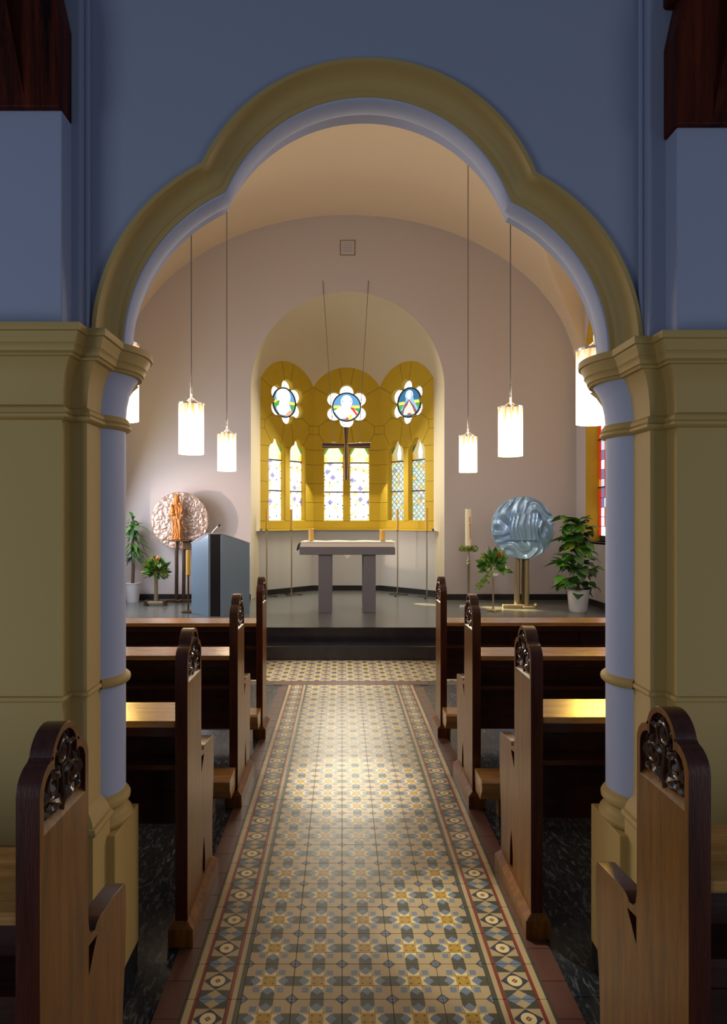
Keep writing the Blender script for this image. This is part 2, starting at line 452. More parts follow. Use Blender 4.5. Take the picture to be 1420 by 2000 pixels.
# roof brackets
for sx, x0, x1, zt, lab in ((-1, -0.790, -2.2, ZL, 'dark timber bracket on the white pier top left of the arch'), (1, 0.940, 2.2, ZR, 'dark timber bracket on the white pier top right of the arch')):
    root = thing('roof_beam', lab, 'beam', (x0 + sx * 0.3, 1.83, zt), 'timber brackets under the roof')
    s = sx
    pts = [(x0, zt), (x0, zt + 0.26), (x0 + s * 0.035, zt + 0.42), (x0 + s * 0.12, zt + 0.70), (x1, zt + 0.70), (x1, zt)]
    o = MB().plate(pts, [], 1.78, 1.858).build('bracket_block', W_BEAM, root, bevel=0.004)
    o.matrix_parent_inverse = Matrix.Translation(-Vector(root.location))
    for j, (dx, w) in enumerate(((0.10, 0.09), (0.30, 0.16), (0.62, 0.24))):
        a, b = sorted((x0 + s * dx, x0 + s * (dx + w)))
        o = MB().add([(a, 1.78, zt + 0.02), (b, 1.78, zt + 0.02), (b + s * 0.1, 1.70, zt + 0.7), (a + s * 0.1, 1.70, zt + 0.7), (a, 1.80, zt + 0.02), (b, 1.80, zt + 0.02), (b + s * 0.1, 1.79, zt + 0.7), (a + s * 0.1, 1.79, zt + 0.7)],
                     [(0, 1, 2, 3), (4, 5, 6, 7), (0, 3, 7, 4), (1, 2, 6, 5), (0, 1, 5, 4), (3, 2, 6, 7)]).build('brace', W_BEAM, root)
        o.matrix_parent_inverse = Matrix.Translation(-Vector(root.location))
    a, b = sorted((x0 + s * 0.0, x0 + s * 0.6))
    zb = zt + (0.385 if sx < 0 else 0.38)
    o = MB().box(a, b, 1.80, 1.90, zb, zb + 0.5).build('beam_end', W_BEAM, root, bevel=0.01)
    o.matrix_parent_inverse = Matrix.Translation(-Vector(root.location))

# ================================================================ CHANCEL SHELL
YB = 9.48
XL, XR = -3.3, 3.5
VX, VA, VB, VZ = 0.1, 3.4, 2.45, 3.6


def vault(x):
    t = min(1.0, abs((x - VX) / VA)); return VZ + VB * math.sqrt(max(0, 1 - t * t))


LY, LW, LZ = 8.35, 0.80, 5.18   # lunette over the right window
def lun(y):
    d = abs(y - LY) / LW
    return LZ - 0.75 + 0.75 * math.sqrt(max(0, 1 - d * d)) if d < 1 else -9
vs = []; fs = []
ys = [2.15, 4.0, 6.0, 7.0, LY - LW - .002] + [LY - LW * math.cos(PI * i / 60) for i in range(61)] + [LY + LW + .002, YB]
ths = [PI * i / 160 for i in range(161)]
for y in ys:
    l = lun(y)
    for t in ths:
        x = VX + VA * math.cos(t); z = VZ + VB * math.sin(t)
        if t < PI / 2 and l > z:
            # push outward to the lunette surface (horizontal barrel)
            z = l
            vs.append((x, y, z))
        else:
            vs.append((x, y, z))
n = len(ths)
fs = [(j * n + i, j * n + i + 1, (j + 1) * n + i + 1, (j + 1) * n + i) for j in range(len(ys) - 1) for i in range(n - 1)]
ceiling = struct(MB().add(vs, fs).build('ceiling', CEIL, smooth=True))
# walls
NR, NX = 1.445, 0.084; NZ = 3.46
niche = [(NX - NR, 0.3)] + [(NX + NR * math.cos(PI - PI * i / 48), NZ + NR * math.sin(PI * i / 48)) for i in range(49)] + [(NX + NR, 0.3)]
mb = MB().plate([(-3.6, 0.0), (-3.6, 6.4), (3.8, 6.4), (3.8, 0.0), (NX + NR, 0.0)] + niche[::-1] + [(NX - NR, 0.0)], [], YB, YB + 0.12)
wall_back = struct(mb.build('wall_back', WHITE))
# left wall with an inferred window, left open low down for the statue's light
mb = MB().plate([(2.15, 0), (2.15, 6.2), (YB, 6.2), (YB, 0)], [[(7.62, 1.19), (9.12, 1.19)] + arc(8.37, 3.9, 0.75, 0, 180, 24)], XL, XL - 0.15, fn=lambda a, b, d: (d, a, b))
wall_left = struct(mb.build('wall_left', WHITE))
# right wall with the window recess
wy0, wy1, wz0, wz1 = 7.62, 9.12, 1.19, 3.9
rec = [(wy0, wz0), (wy1, wz0)] + arc((wy0 + wy1) / 2, wz1, 0.75, 0, 180, 24)
mb = MB().plate([(2.15, 0), (YB, 0), (YB, 6.2), (2.15, 6.2)], [rec], XR, XR + 0.08, fn=lambda a, b, d: (d, a, b))
wall_right = struct(mb.build('wall_right', WHITE))
mb = MB().sweep([(wy0, wz0)] + [(wy1, wz0)] + arc((wy0 + wy1) / 2, wz1, 0.75, 0, 180, 24), [(0.004, XR + 0.002), (0.004, XR + 0.26)], closed=True, fn=lambda a, b, h: (h, a, b))
struct(mb.build('trim_1', STONE))
o = MB().box(XR + 0.0, XR + 0.25, wy0 + 0.01, wy1 - 0.01, wz0 - 0.03, wz0 + 0.004).build('window_sill', WHITE, wall_right, bevel=0.004)
# right stained window
w4 = bpy.data.objects.new('window_4', None); COL.objects.link(w4); struct(w4)


def leaded(name, base, edge, strength, scale=26.0, pale=(0.9, 0.95, 1.0), leadw=0.06, accent=(0.9, 0.5, 0.08), amt=0.45):
    """lit leaded glass: a daylit pane whose colour pattern is the glass itself"""
    m = bpy.data.materials.new(name); m.use_nodes = True
    nt = m.node_tree; N = nt.nodes; L = nt.links
    b = N['Principled BSDF']; b.inputs['Roughness'].default_value = 0.2
    tc = N.new('ShaderNodeTexCoord')
    vo = N.new('ShaderNodeTexVoronoi'); vo.inputs['Scale'].default_value = scale; vo.feature = 'F1'; vo.inputs['Randomness'].default_value = 0.12
    mp = N.new('ShaderNodeMapping'); mp.inputs['Rotation'].default_value = (0, PI / 4, 0); mp.inputs['Scale'].default_value = (1, 0, 1); L.new(tc.outputs['Object'], mp.inputs[0]); L.new(mp.outputs[0], vo.inputs['Vector'])
    ve = N.new('ShaderNodeTexVoronoi'); ve.inputs['Scale'].default_value = scale; ve.feature = 'DISTANCE_TO_EDGE'; ve.inputs['Randomness'].default_value = 0.12
    L.new(mp.outputs[0], ve.inputs['Vector'])
    sp = N.new('ShaderNodeSeparateColor'); L.new(vo.outputs['Color'], sp.inputs[0])
    cr = N.new('ShaderNodeValToRGB'); cr.color_ramp.interpolation = 'CONSTANT'
    e = cr.color_ramp.elements
    e[0].position = 0; e[0].color = (*base, 1)
    e[1].position = 1 - amt; e[1].color = (*accent, 1)
    q = e.new(1 - amt * 0.55); q.color = (*edge, 1)
    q = e.new(1 - amt * 0.25); q.color = (*pale, 1)
    L.new(sp.outputs[0], cr.inputs[0])
    th = N.new('ShaderNodeMath'); th.operation = 'GREATER_THAN'; th.inputs[1].default_value = leadw
    L.new(ve.outputs['Distance'], th.inputs[0])
    mx = N.new('ShaderNodeMix'); mx.data_type = 'RGBA'
    mx.inputs[6].default_value = (0.36, 0.24, 0.10, 1)
    L.new(th.outputs[0], mx.inputs[0]); L.new(cr.outputs[0], mx.inputs[7])
    L.new(mx.outputs[2], b.inputs['Emission Color']); b.inputs['Emission Strength'].default_value = strength
    b.inputs['Base Color'].default_value = (0.06, 0.06, 0.06, 1)
    return m


def lit(name, c, s=1.0):
    return mat(name, tuple(q * 0.12 for q in c), 0.25, emis=c, estr=s)


LEAD = mat('lead_came', (0.03, 0.03, 0.03), 0.6)
RG = [lit('glass_red', (0.55, 0.02, 0.01), 1.0), lit('glass_pale_blue', (0.62, 0.70, 0.95), 1.1), lit('glass_orange', (0.75, 0.16, 0.03), 1.0), lit('glass_white', (0.95, 0.95, 1.0), 1.2), lit('glass_violet', (0.30, 0.25, 0.45), 0.8)]
GOLD = lit('glass_sunlit_gold', (1.0, 0.72, 0.16), 0.9)
w5 = bpy.data.objects.new('window_5', None); COL.objects.link(w5); struct(w5)
for iy in range(5):
    for iz in range(9):
        MB().box(XL - 0.10, XL - 0.09, 7.63 + iy * 0.298, 7.92 + iy * 0.298, 2.15 + iz * 0.28, 2.42 + iz * 0.28).build('glass_pane', GOLD, w5)
for z in (2.13, 4.66): MB().box(XL - 0.12, XL - 0.08, 7.62, 9.12, z, z + 0.02).build('saddle_bar', LEAD, w5)
for iy in range(13):
    for iz in range(24):
        y0 = 7.72 + iy * 0.11; z0 = 1.27 + iz * 0.135
        if z0 > 3.9 and abs(y0 - 8.32) > 0.75 * math.sqrt(max(0, 1 - ((z0 + .1 - 3.9) / .75) ** 2)): continue
        col = RG[0] if iy % 4 in (2,) and iz % 3 else (GOLD if iy < 9 and iz > 5 else None) or random.choice([RG[1], RG[1], RG[3], RG[0], RG[2], RG[4], RG[3]])
        if iy == 11: col = random.choice([RG[1], RG[3], RG[3], RG[4]])
        if iy in (12,): col = random.choice([RG[0], RG[0], RG[2]])
        MB().box(XR + 0.19, XR + 0.20, y0 + 0.004, y0 + 0.106, z0 + 0.004, z0 + 0.131).build('glass_pane', col, w4)
mb = MB().plate([(wy0, wz0)] + [(wy1, wz0)] + arc((wy0 + wy1) / 2, wz1, 0.75, 0, 180, 24), [], XR + 0.202, XR + 0.23, fn=lambda a, b, d: (d, a, b))
mb.build('lead_lattice', LEAD, w4)
for zz in (1.95, 2.63, 3.3):
    MB().box(XR + 0.175, XR + 0.188, wy0, wy1, zz, zz + 0.02).build('saddle_bar', LEAD, w4)

# ---------------------------------------------------------------- floor
FY1 = 6.755
mb = MB().box(-4, 4.2, -1.5, 7.2, -0.10, -0.004)
floor = struct(mb.build('floor', LINO))

# aisle tiles (all tops at z = 0)
T = 0.1575
G = 0.0012


def quadz(mb, pts, z):
    mb.add([(x, y, z) for x, y in pts], [tuple(range(len(pts)))])


def star_tile():
    mb = MB(); h = T / 2 - G
    mb.mi = 0; mb.box(-h, h, -h, h, -0.004, 0.0)
    b = 0.0215; z = 0.0002
    mb.mi = 1; quadz(mb, [(-h, -b), (h, -b), (h, b), (-h, b)], z); quadz(mb, [(-b, -h), (b, -h), (b, h), (-b, h)], z)
    z = 0.0004
    mb.mi = 2
    ri, ro = 0.027, 0.056
    st = []
    for i in range(16):
        a = PI * i / 8
        r = ro if i % 2 else ri
        st.append((r * math.cos(a), r * math.sin(a)))
    mb.add([(0, 0, z)] + [(x, y, z) for x, y in st], [(0, 1 + i, 1 + (i + 1) % 16) for i in range(16)])
    z = 0.0006
    mb.mi = 3
    for i in range(4):
        c, s = math.cos(PI / 2 * i), math.sin(PI / 2 * i)
        R = lambda x, y: (x * c - y * s, x * s + y * c)
        quadz(mb, [R(0.027, 0), R(0.044, -0.020), R(0.063, 0), R(0.044, 0.020)], z)
        c, s = math.cos(PI / 2 * i + PI / 4), math.sin(PI / 2 * i + PI / 4)
        quadz(mb, [(q[0] * 1, q[1] * 1) for q in [( (0.028) * (1 if i in (0, 3) else -1), 0.028 * (1 if i < 2 else -1)), (0.049 * (1 if i in (0, 3) else -1), 0.028 * (1 if i < 2 else -1)), (0.049 * (1 if i in (0, 3) else -1), 0.049 * (1 if i < 2 else -1)), (0.028 * (1 if i in (0, 3) else -1), 0.049 * (1 if i < 2 else -1))]], z - 0.0003)
    mb.mi = 4; z = 0.0008
    quadz(mb, [(-0.0225, -0.0225), (0.0225, -0.0225), (0.0225, 0.0225), (-0.0225, 0.0225)], z)
    mb.mi = 1; z = 0.0010
    for sx in (-1, 1):
        for sy in (-1, 1):
            c = (sx * 0.0125, sy * 0.0125)
            quadz(mb, [(c[0] - 0.004, c[1]), (c[0], c[1] - 0.004), (c[0] + 0.004, c[1]), (c[0], c[1] + 0.004)], z)
    mb.mi = 0
    for sx in (-1, 1):
        for sy in (-1, 1):
            mb.mi = 5; mb.add([(sx * h, sy * h, 0.0002), (sx * (h - 0.020), sy * h, 0.0002), (sx * h, sy * (h - 0.020), 0.0002)], [(0, 1, 2)])
            mb.mi = 3; mb.add([(sx * h, sy * h, 0.0004), (sx * (h - 0.013), sy * h, 0.0004), (sx * h, sy * (h - 0.013), 0.0004)], [(0, 1, 2)])
            mb.mi = 2
    return mb.mesh('star_tile', [T_CREAM, T_DARK, T_PALE, T_BLUE, T_GOLD, T_NAVY], fix=False)


def flip_up(me):
    bm = bmesh.new(); bm.from_mesh(me)
    for f in bm.faces:
        f.normal_update()
        if abs(f.normal.z) > 0.9 and f.normal.z < 0 and f.calc_center_median().z > -0.001: f.normal_flip()
    bm.to_mesh(me); bm.free(); return me


def band_tile():
    w, h = 0.047, T / 2 - G
    w -= G
    mb = MB(); mb.mi = 0; mb.box(-w, w, -h, h, -0.004, 0)
    # roundel half: y from -h/2.. centre at 0 ; checker diamond at +-h
    mb.mi = 1; z = 0.0002
    quadz(mb, [(-w, 0), (0, -0.039), (w, 0), (0, 0.039)], z)
    mb.mi = 2; z = 0.0004
    mb.add([(0, 0, z)] + [(0.024 * math.cos(PI * i / 8), 0.024 * math.sin(PI * i / 8), z) for i in range(16)], [(0, 1 + i, 1 + (i + 1) % 16) for i in range(16)])
    mb.mi = 3; z = 0.0006
    quadz(mb, [(-0.010, 0), (0, -0.010), (0.010, 0), (0, 0.010)], z)
    mb.mi = 0; quadz(mb, [(-0.005, 0), (0, -0.005), (0.005, 0), (0, 0.005)], 0.0008)
    for s in (-1, 1):
        mb.mi = 4; z = 0.0002
        quadz(mb, [(-w, s * 0.040), (w, s * 0.040), (w, s * h), (-w, s * h)], z)
        mb.mi = 0; z = 0.0004
        quadz(mb, [(-w, s * h), (0, s * 0.040), (w, s * h)], z)
        mb.mi = 5; z = 0.0006
        quadz(mb, [(-w, s * h), (-w / 2, s * 0.059), (0, s * h)], z); quadz(mb, [(w, s * h), (w / 2, s * 0.059), (0, s * h)], z)
    return flip_up(mb.mesh('band_tile', [T_CREAM, T_NAVY, T_PALE, T_RED, T_DARK, T_BLUE], fix=False))


def strip_tile(x0, x1, stripes):
    mb = MB(); mb.mi = 0; h = T / 2 - G
    for i, (a, b, mi) in enumerate(stripes):
        mb.mi = mi; mb.box(a, b, -h, h, -0.004, 0)
    return mb.mesh('edging_tile', [T_CREAM, T_DARK, T_RED])


M_STAR = flip_up(star_tile()); M_BAND = band_tile()
M_IN = strip_tile(0, 0, [(0, 0.014, 1), (0.0145, 0.030, 0), (0.0305, 0.040, 2)])
M_OUT = strip_tile(0, 0, [(0, 0.009, 2), (0.0095, 0.030, 0), (0.0305, 0.037, 1)])
mb = MB().box(-0.0395, 0.0395, -T / 2 + G, T / 2 - G, -0.004, 0); M_BR = mb.mesh('brown_tile', T_BROWN)
AC = 0.079
y0 = 1.907 - 5 * T
NROW = 30
# darker mortar bed under the tiles
MB().box(AC - 0.625, AC + 0.625, y0 - T / 2, y0 + (NROW - 0.5) * T, -0.006, -0.0025).build('mortar_bed', GROUT, floor)
for r in range(NROW):
    y = y0 + r * T
    for c in range(5):
        inst('tile', M_STAR, floor, (AC + (c - 2) * T, y, random.uniform(-0.0003, 0.0003)), (0, 0, 0 if (r + c) % 2 else PI / 2))
    for s in (-1, 1):
        inst('edging_tile', M_IN, floor, (AC + s * 0.3945, y, 0), (0, 0, 0), (s, 1, 1))
        inst('border_tile', M_BAND, floor, (AC + s * 0.4825, y, 0))
        inst('edging_tile', M_OUT, floor, (AC + s * 0.5305, y, 0), (0, 0, 0), (s, 1, 1))
        inst('brown_tile', M_BR, floor, (AC + s * 0.609, y - T / 2, 0))
yE = y0 + (NROW - 0.5) * T
# brown band across, then the cross aisle of pale tiles
mb = MB().box(-T / 2 + G, T / 2 - G, -0.065, 0.065, -0.004, 0.0005); M_BR2 = mb.mesh('brown_tile', T_BROWN)
for i in range(-4, 5):
    inst('brown_tile', M_BR2, floor, (AC + i * T, yE + 0.068, 0))
yc0 = yE + 0.14
rows = int((FY1 - yc0) / T)
for r in range(rows + 1):
    for c in range(-9, 10):
        inst('tile', M_STAR, floor, (AC + c * T, yc0 + (r + 0.5) * T, 0))
MB().box(AC - 1.6, AC + 1.6, yE, yc0 + (rows + 1) * T, -0.006, -0.0025).build('mortar_bed', GROUT, floor)

# platform & steps
mb = MB().box(-3.4, 3.9, 7.06, 11.2, 0.0, 0.305)
plat = struct(mb.build('floor_1', PLAT))
MB().box(-3.3, 3.5, 7.035, 7.06, 0.15, 0.3055).build('step_riser', STEP, plat)
o = struct(MB().box(-3.3, 3.5, FY1, 7.06, 0.0, 0.153).build('trim_2', STEP, bevel=0.006))
# skirtings
struct(MB().box(XL, NX - NR, YB - 0.018, YB, 0.305, 0.39).build('baseboard_left', BLACK))
struct(MB().box(NX + NR, XR, YB - 0.018, YB, 0.305, 0.39).build('baseboard_right', BLACK))

struct(MB().box(XR - 0.018, XR, 7.06, YB, 0.305, 0.39).build('baseboard_right_side', BLACK)); struct(MB().box(XL, XL + 0.018, 7.06, YB, 0.305, 0.39).build('baseboard_left_side', BLACK))
# ================================================================ APSE
FA = [Vector((-1.288, 10.0)), Vector((-0.488, 10.8)), Vector((0.645, 10.8)), Vector((1.445, 10.0))]
FW = 1.1325
HW = FW / 2
ZV, ZS0 = 3.76, 1.355
RA = (HW ** 2 + 0.33 ** 2) / (2 * 0.33)


def facet_top(n=20):
    a = math.degrees(math.asin(HW / RA)); return arc(0, ZV + 0.33 - RA, RA, 90 - a, 90 + a, n)


def lancet(cx, w, z0, zs, n=10):
    # straight sides, then a pointed trefoil-like head
    h = w / 2
    L = [(cx - h, z0), (cx + h, z0), (cx + h, zs)]
    head = [(0.92, 0.10), (0.72, 0.17), (0.50, 0.20), (0.42, 0.26), (0.38, 0.31), (0.22, 0.35), (0.0, 0.37)]
    L += [(cx + h * a, zs + b * w / 0.36 * 0.62) for a, b in head]
    L += [(cx - h * a, zs + b * w / 0.36 * 0.62) for a, b in head[:-1][::-1]]
    L += [(cx - h, zs)]
    return L


def rose(cx, cz, R=0.245, r=0.131, n=8):
    pts = []
    # union outline of six circles round a disc
    for k in range(6):
        a = PI / 2 + k * PI / 3
        lx, lz = cx + R * math.cos(a), cz + R * math.sin(a)
        for i in range(n + 1):
            t = a - math.radians(96) + math.radians(192) * i / n
            pts.append((lx + r * math.cos(t), lz + r * math.sin(t)))
    return pts


LANC = [lancet(-0.222, 0.345, 1.478, 2.62), lancet(0.222, 0.345, 1.478, 2.62)]
ROSE = rose(0, 3.43)
Zm = 2.05


def clip(poly_bm, cell):
    """keep what lies inside the convex cell (counter-clockwise list of (u,z))"""
    n = len(cell)
    for i in range(n):
        a, b = cell[i], cell[(i + 1) % n]
        d = Vector((b[0] - a[0], 0, b[1] - a[1])); nn = Vector((d.z, 0, -d.x)).normalized()
        co = Vector((a[0], 0, a[1])) - nn * 0.0028
        bmesh.ops.bisect_plane(poly_bm, geom=poly_bm.verts[:] + poly_bm.edges[:] + poly_bm.faces[:], plane_co=co, plane_no=nn, clear_outer=True)
        if not poly_bm.faces: return


HH = 0.60
zz = [ZS0, 1.478, 1.79, 2.11, 2.43, 2.68]
CELLS = []
for a, b in zip(zz[:-1], zz[1:]):
    if a < 1.4: CELLS.append([(-HH, a), (HH, a), (HH, b), (-HH, b)])
    else:
        CELLS.append([(-HH, a), (-0.2, a), (-0.2, b), (-HH, b)])
        CELLS.append([(0.2, a), (HH, a), (HH, b), (0.2, b)])
# central mullion
CELLS.append([(-0.2, 1.478), (0.2, 1.478), (0.2, 2.68), (-0.2, 2.68)])
# spandrel stones around lancet heads and rose
CELLS += [
    [(-HH, 2.68), (-0.30, 2.68), (-0.47, 2.95), (-HH, 2.95)], [(-HH, 2.95), (-0.47, 2.95), (-0.47, 3.09), (-HH, 3.09)],
    [(HH, 2.68), (HH, 2.95), (0.47, 2.95), (0.30, 2.68)], [(HH, 2.95), (HH, 3.09), (0.47, 3.09), (0.47, 2.95)],
    [(-0.30, 2.68), (-0.14, 2.68), (-0.06, 3.15), (-0.33, 3.191), (-0.47, 3.09), (-0.47, 2.95)],
    [(0.30, 2.68), (0.47, 2.95), (0.47, 3.09), (0.33, 3.191), (0.06, 3.15), (0.14, 2.68)],
    [(-0.14, 2.68), (0.14, 2.68), (0.06, 3.15), (-0.06, 3.15)],
    [(-HH, 3.09), (-0.47, 3.09), (0, 3.43), (-HH, 3.77)],
    [(HH, 3.09), (HH, 3.77), (0, 3.43), (0.47, 3.09)],
    [(-HH, 3.77), (0, 3.43), (-0.15, 4.2), (-HH, 4.2)],
    [(HH, 3.77), (HH, 4.2), (0.15, 4.2), (0, 3.43)],
    [(0, 3.43), (0.15, 4.2), (-0.15, 4.2)],
    [(-0.33, 3.191), (-0.06, 3.15), (0.06, 3.15), (0.33, 3.191), (0, 3.43)],
]

GB = leaded('glass_white_lattice', (1.0, 0.98, 0.95), (0.25, 0.22, 0.45), 1.9, 15, (1, 1, 1), 0.03, (1.0, 0.72, 0.30), 0.20)
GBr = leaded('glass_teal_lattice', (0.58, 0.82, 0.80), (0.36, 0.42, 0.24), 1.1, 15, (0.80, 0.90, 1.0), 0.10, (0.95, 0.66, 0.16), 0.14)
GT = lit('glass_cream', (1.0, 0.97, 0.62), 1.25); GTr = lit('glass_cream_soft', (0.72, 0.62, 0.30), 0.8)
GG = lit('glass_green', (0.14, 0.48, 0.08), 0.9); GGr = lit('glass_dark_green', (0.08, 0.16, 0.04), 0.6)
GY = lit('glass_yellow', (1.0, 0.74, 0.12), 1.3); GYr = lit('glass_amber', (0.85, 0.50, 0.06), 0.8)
GW = lit('glass_bright_white', (1.0, 0.97, 0.92), 1.6); GP = lit('glass_petal_white', (0.92, 0.93, 0.98), 1.35)
GSB = lit('glass_sky_blue', (0.18, 0.50, 0.88), 0.9); GDB = lit('glass_deep_blue', (0.05, 0.24, 0.48), 0.8)
GR = lit('glass_scarlet', (0.85, 0.10, 0.03), 1.0); GLB = lit('glass_light_blue', (0.42, 0.70, 0.92), 0.95)
GROSE = lit('glass_dark_rose', (0.42, 0.12, 0.14), 0.8)
GGM = lit('glass_mid_green', (0.10, 0.50, 0.14), 0.9)


def ell(cx, cz, a, b, n=20, t0=0, t1=360):
    return [(cx + a * math.cos(math.radians(t0 + (t1 - t0) * i / n)), cz + b * math.sin(math.radians(t0 + (t1 - t0) * i / n))) for i in range(n + (0 if t1 - t0 == 360 else 1))]


def facet(i, idx):
    a, b = FA[i], FA[i + 1]
    mid = (a + b) / 2; d = (b - a).normalized(); rz = math.atan2(d.y, d.x)
    root = bpy.data.objects.new('window_%d' % idx, None); COL.objects.link(root); struct(root)
    root.location = (mid.x, mid.y, 0); root.rotation_euler = (0, 0, rz)
    TH = 0.14
    outer = [(-HW, ZS0), (HW, ZS0)] + facet_top()
    # backing with the same openings
    MB().plate(outer, [LANC[0], LANC[1], ROSE], 0.006, TH).build('stone_backing', MORTAR, root)
    src = MB().plate(outer, [LANC[0], LANC[1], ROSE], 0.0, TH).mesh('stone', STONE)
    for cell in CELLS:
        bm = bmesh.new(); bm.from_mesh(src)
        clip(bm, cell)
        if bm.faces:
            me = bpy.data.meshes.new('stone_block'); bm.to_mesh(me); me.materials.append(STONE)
            inst('stone_block', me, root)
        bm.free()
    # chamfer-like lit edges round openings
    for lo in LANC + [ROSE]:
        MB().sweep(lo, [(0.0, 0.0), (0.012, 0.02), (0.012, TH)], closed=True, fn=fxyz).build('opening_edge', STONE, root)
    right = idx == 3
    # glass
    yg = TH - 0.035
    for lo, cx in zip(LANC, (-0.222, 0.222)):
        w = 0.345 / 2 - 0.004
        for z0, z1 in ((1.482, 1.962), (1.984, 2.462)):
            MB().box(cx - w, cx + w, yg, yg + 0.01, z0, z1).build('glass_pane', GBr if right else GB, root)
        head = [(cx - w, 2.484), (cx + w, 2.484)] + [(x, z) for x, z in lo[2:]]
        hp = MB().plate([(cx + (x - cx) * 0.99, z - 0.003) for x, z in head], [], yg, yg + 0.01).build('glass_pane', GTr if right else GT, root)
        # green arc and yellow border pieces on the head pane
        for s in (-1, 1):
            pts = [(cx + s * 0.155, 2.60), (cx + s * 0.165, 2.70), (cx + s * 0.13, 2.735), (cx + s * 0.07, 2.78), (cx + s * 0.085, 2.72), (cx + s * 0.12, 2.66)]
            MB().plate(pts, [], yg - 0.003, yg).build('coloured_glass', GGr if right else GG, hp)
            pts = [(cx + s * 0.165, 2.49), (cx + s * 0.10, 2.49), (cx + s * 0.13, 2.57), (cx + s * 0.165, 2.60)]
            MB().plate(pts, [], yg - 0.003, yg).build('coloured_glass', GYr if right else GY, hp)
        if right:
            MB().plate([(cx - 0.03, 2.50), (cx + 0.03, 2.50), (cx + 0.045, 2.60), (cx, 2.78), (cx - 0.045, 2.60)], [], yg - 0.003, yg).build('coloured_glass', GP, hp)
        # border beads of coloured glass down both sides of the lower panes
        mb = MB()
        for s in (-1, 1):
            z = 1.50
            while z < 2.44:
                if abs(z - 1.97) > 0.05 and random.random() < 0.8:
                    mb.mi = random.choice([0, 0, 1, 2, 3]); ww = random.uniform(0.016, 0.04)
                    mb.add([(cx + s * 0.166, yg - 0.003, z), (cx + s * 0.166, yg - 0.003, z + 0.045), (cx + s * (0.166 - ww), yg - 0.003, z + 0.022)], [(0, 1, 2)])
                z += 0.055
            for k in range(5):
                z = 1.55 + k * 0.2 + random.uniform(-0.02, 0.02); x = cx + s * 0.07
                mb.mi = random.choice([1, 2, 3]); q = 0.014
                mb.add([(x - q, yg - 0.003, z), (x, yg - 0.003, z + q * 2), (x + q, yg - 0.003, z), (x, yg - 0.003, z - q)], [(0, 1, 2, 3)])
        bd = mb.build('border_glass', [GY, GR, GDB, GGM], root); bd['kind'] = 'stuff'
        for z in (1.963, 2.463):
            MB().box(cx - w, cx + w, yg - 0.012, yg, z, z + 0.020).build('saddle_bar', LEAD, root)
    # rose: six petals, ring and medallion
    for k in range(6):
        an = PI / 2 + k * PI / 3
        c = (0.245 * math.cos(an), 3.43 + 0.245 * math.sin(an))
        pt = MB().plate(ell(c[0], c[1], 0.133, 0.133, 18), [], yg, yg + 0.008).build('petal_pane', GP if right else GW, root)
        for q in range(2):
            x = c[0] + random.uniform(-0.05, 0.05) + 0.03 * math.cos(an); z = c[1] + random.uniform(-0.04, 0.04) + 0.03 * math.sin(an)
            MB().plate(ell(x, z, 0.010, 0.007, 6), [], yg - 0.002, yg).build('glass_jewel', random.choice([GR, GROSE, GG, GDB]), pt)
    RM = 0.235
    ym = yg - 0.014
    md = MB().plate(ell(0, 3.43, RM, RM, 32), [], ym, ym + 0.01).build('medallion', {1: GSB, 2: GSB, 3: GDB}[idx], root)
    ring = MB()
    ring.plate(ell(0, 3.43, RM + 0.016, RM + 0.016, 40), [ell(0, 3.43, RM - 0.006, RM - 0.006, 40)], ym - 0.012, ym + 0.012)
    ring.build('medallion_ring', LEAD, root)
    cz = 3.43; lay = [0]

    def piece(poly, m):
        lay[0] += 1
        # keep within the disc
        q = []
        for x, z in poly:
            r = math.hypot(x, z); f = min(1, (RM - 0.008) / r) if r > 0 else 1
            q.append((x * f, cz + z * f))
        MB().plate(q, [], ym - 0.001 * lay[0] - 0.001, ym).build('coloured_glass', m, md)
    # yellow banner, green hills
    piece([(-0.24, -0.02), (-0.10, -0.02), (-0.10, 0.03), (-0.24, 0.03)], GY); piece([(0.10, -0.02), (0.24, -0.02), (0.24, 0.03), (0.10, 0.03)], GY)
    piece([(-0.24, -0.02), (-0.14, -0.02), (-0.13, -0.10), (-0.20, -0.13)], GGM); piece([(0.24, -0.02), (0.14, -0.02), (0.13, -0.10), (0.20, -0.13)], GGM)
    if idx == 1:
        piece(ell(-0.02, 0.10, 0.15, 0.14, 18), GW)
        piece([(-0.07, 0.02), (0.07, 0.02), (0.15, -0.12), (0.12, -0.22), (-0.10, -0.22), (-0.17, -0.10)], GW)
        piece([(0.02, -0.19), (0.13, -0.10), (0.16, -0.17), (0.06, -0.23)], lit('glass_salmon', (0.95, 0.42, 0.2), 1.2))
        piece([(-0.17, 0.00), (-0.10, 0.03), (-0.13, -0.08)], GG)
    elif idx == 2:
        piece(ell(0, 0.09, 0.10, 0.115, 18), GW)
        piece([(-0.06, 0.03), (0.06, 0.03), (0.20, -0.09), (0.15, -0.19), (-0.12, -0.21), (-0.23, -0.07)], GW)
        piece([(0.05, 0.0), (0.12, -0.01), (0.20, -0.13), (0.17, -0.15)], GR)
        piece([(-0.04, -0.22), (0.02, -0.16), (0.03, -0.235)], GR)
        piece([(0.03, -0.15), (0.09, -0.12), (0.10, -0.20), (0.05, -0.22)], GY)
        for sx in (-1, 1): piece(ell(sx * 0.07, 0.10, 0.011, 0.011, 8), GROSE)
    else:
        piece(ell(0, 0.12, 0.080, 0.085, 18), GP)
        piece([(-0.055, 0.16), (0.0, 0.19), (0.055, 0.16), (0.10, 0.02), (0.19, -0.12), (0.12, -0.22), (-0.12, -0.22), (-0.17, -0.10), (-0.08, 0.02)], GLB)
        piece(ell(0, 0.115, 0.045, 0.060, 14), GP)
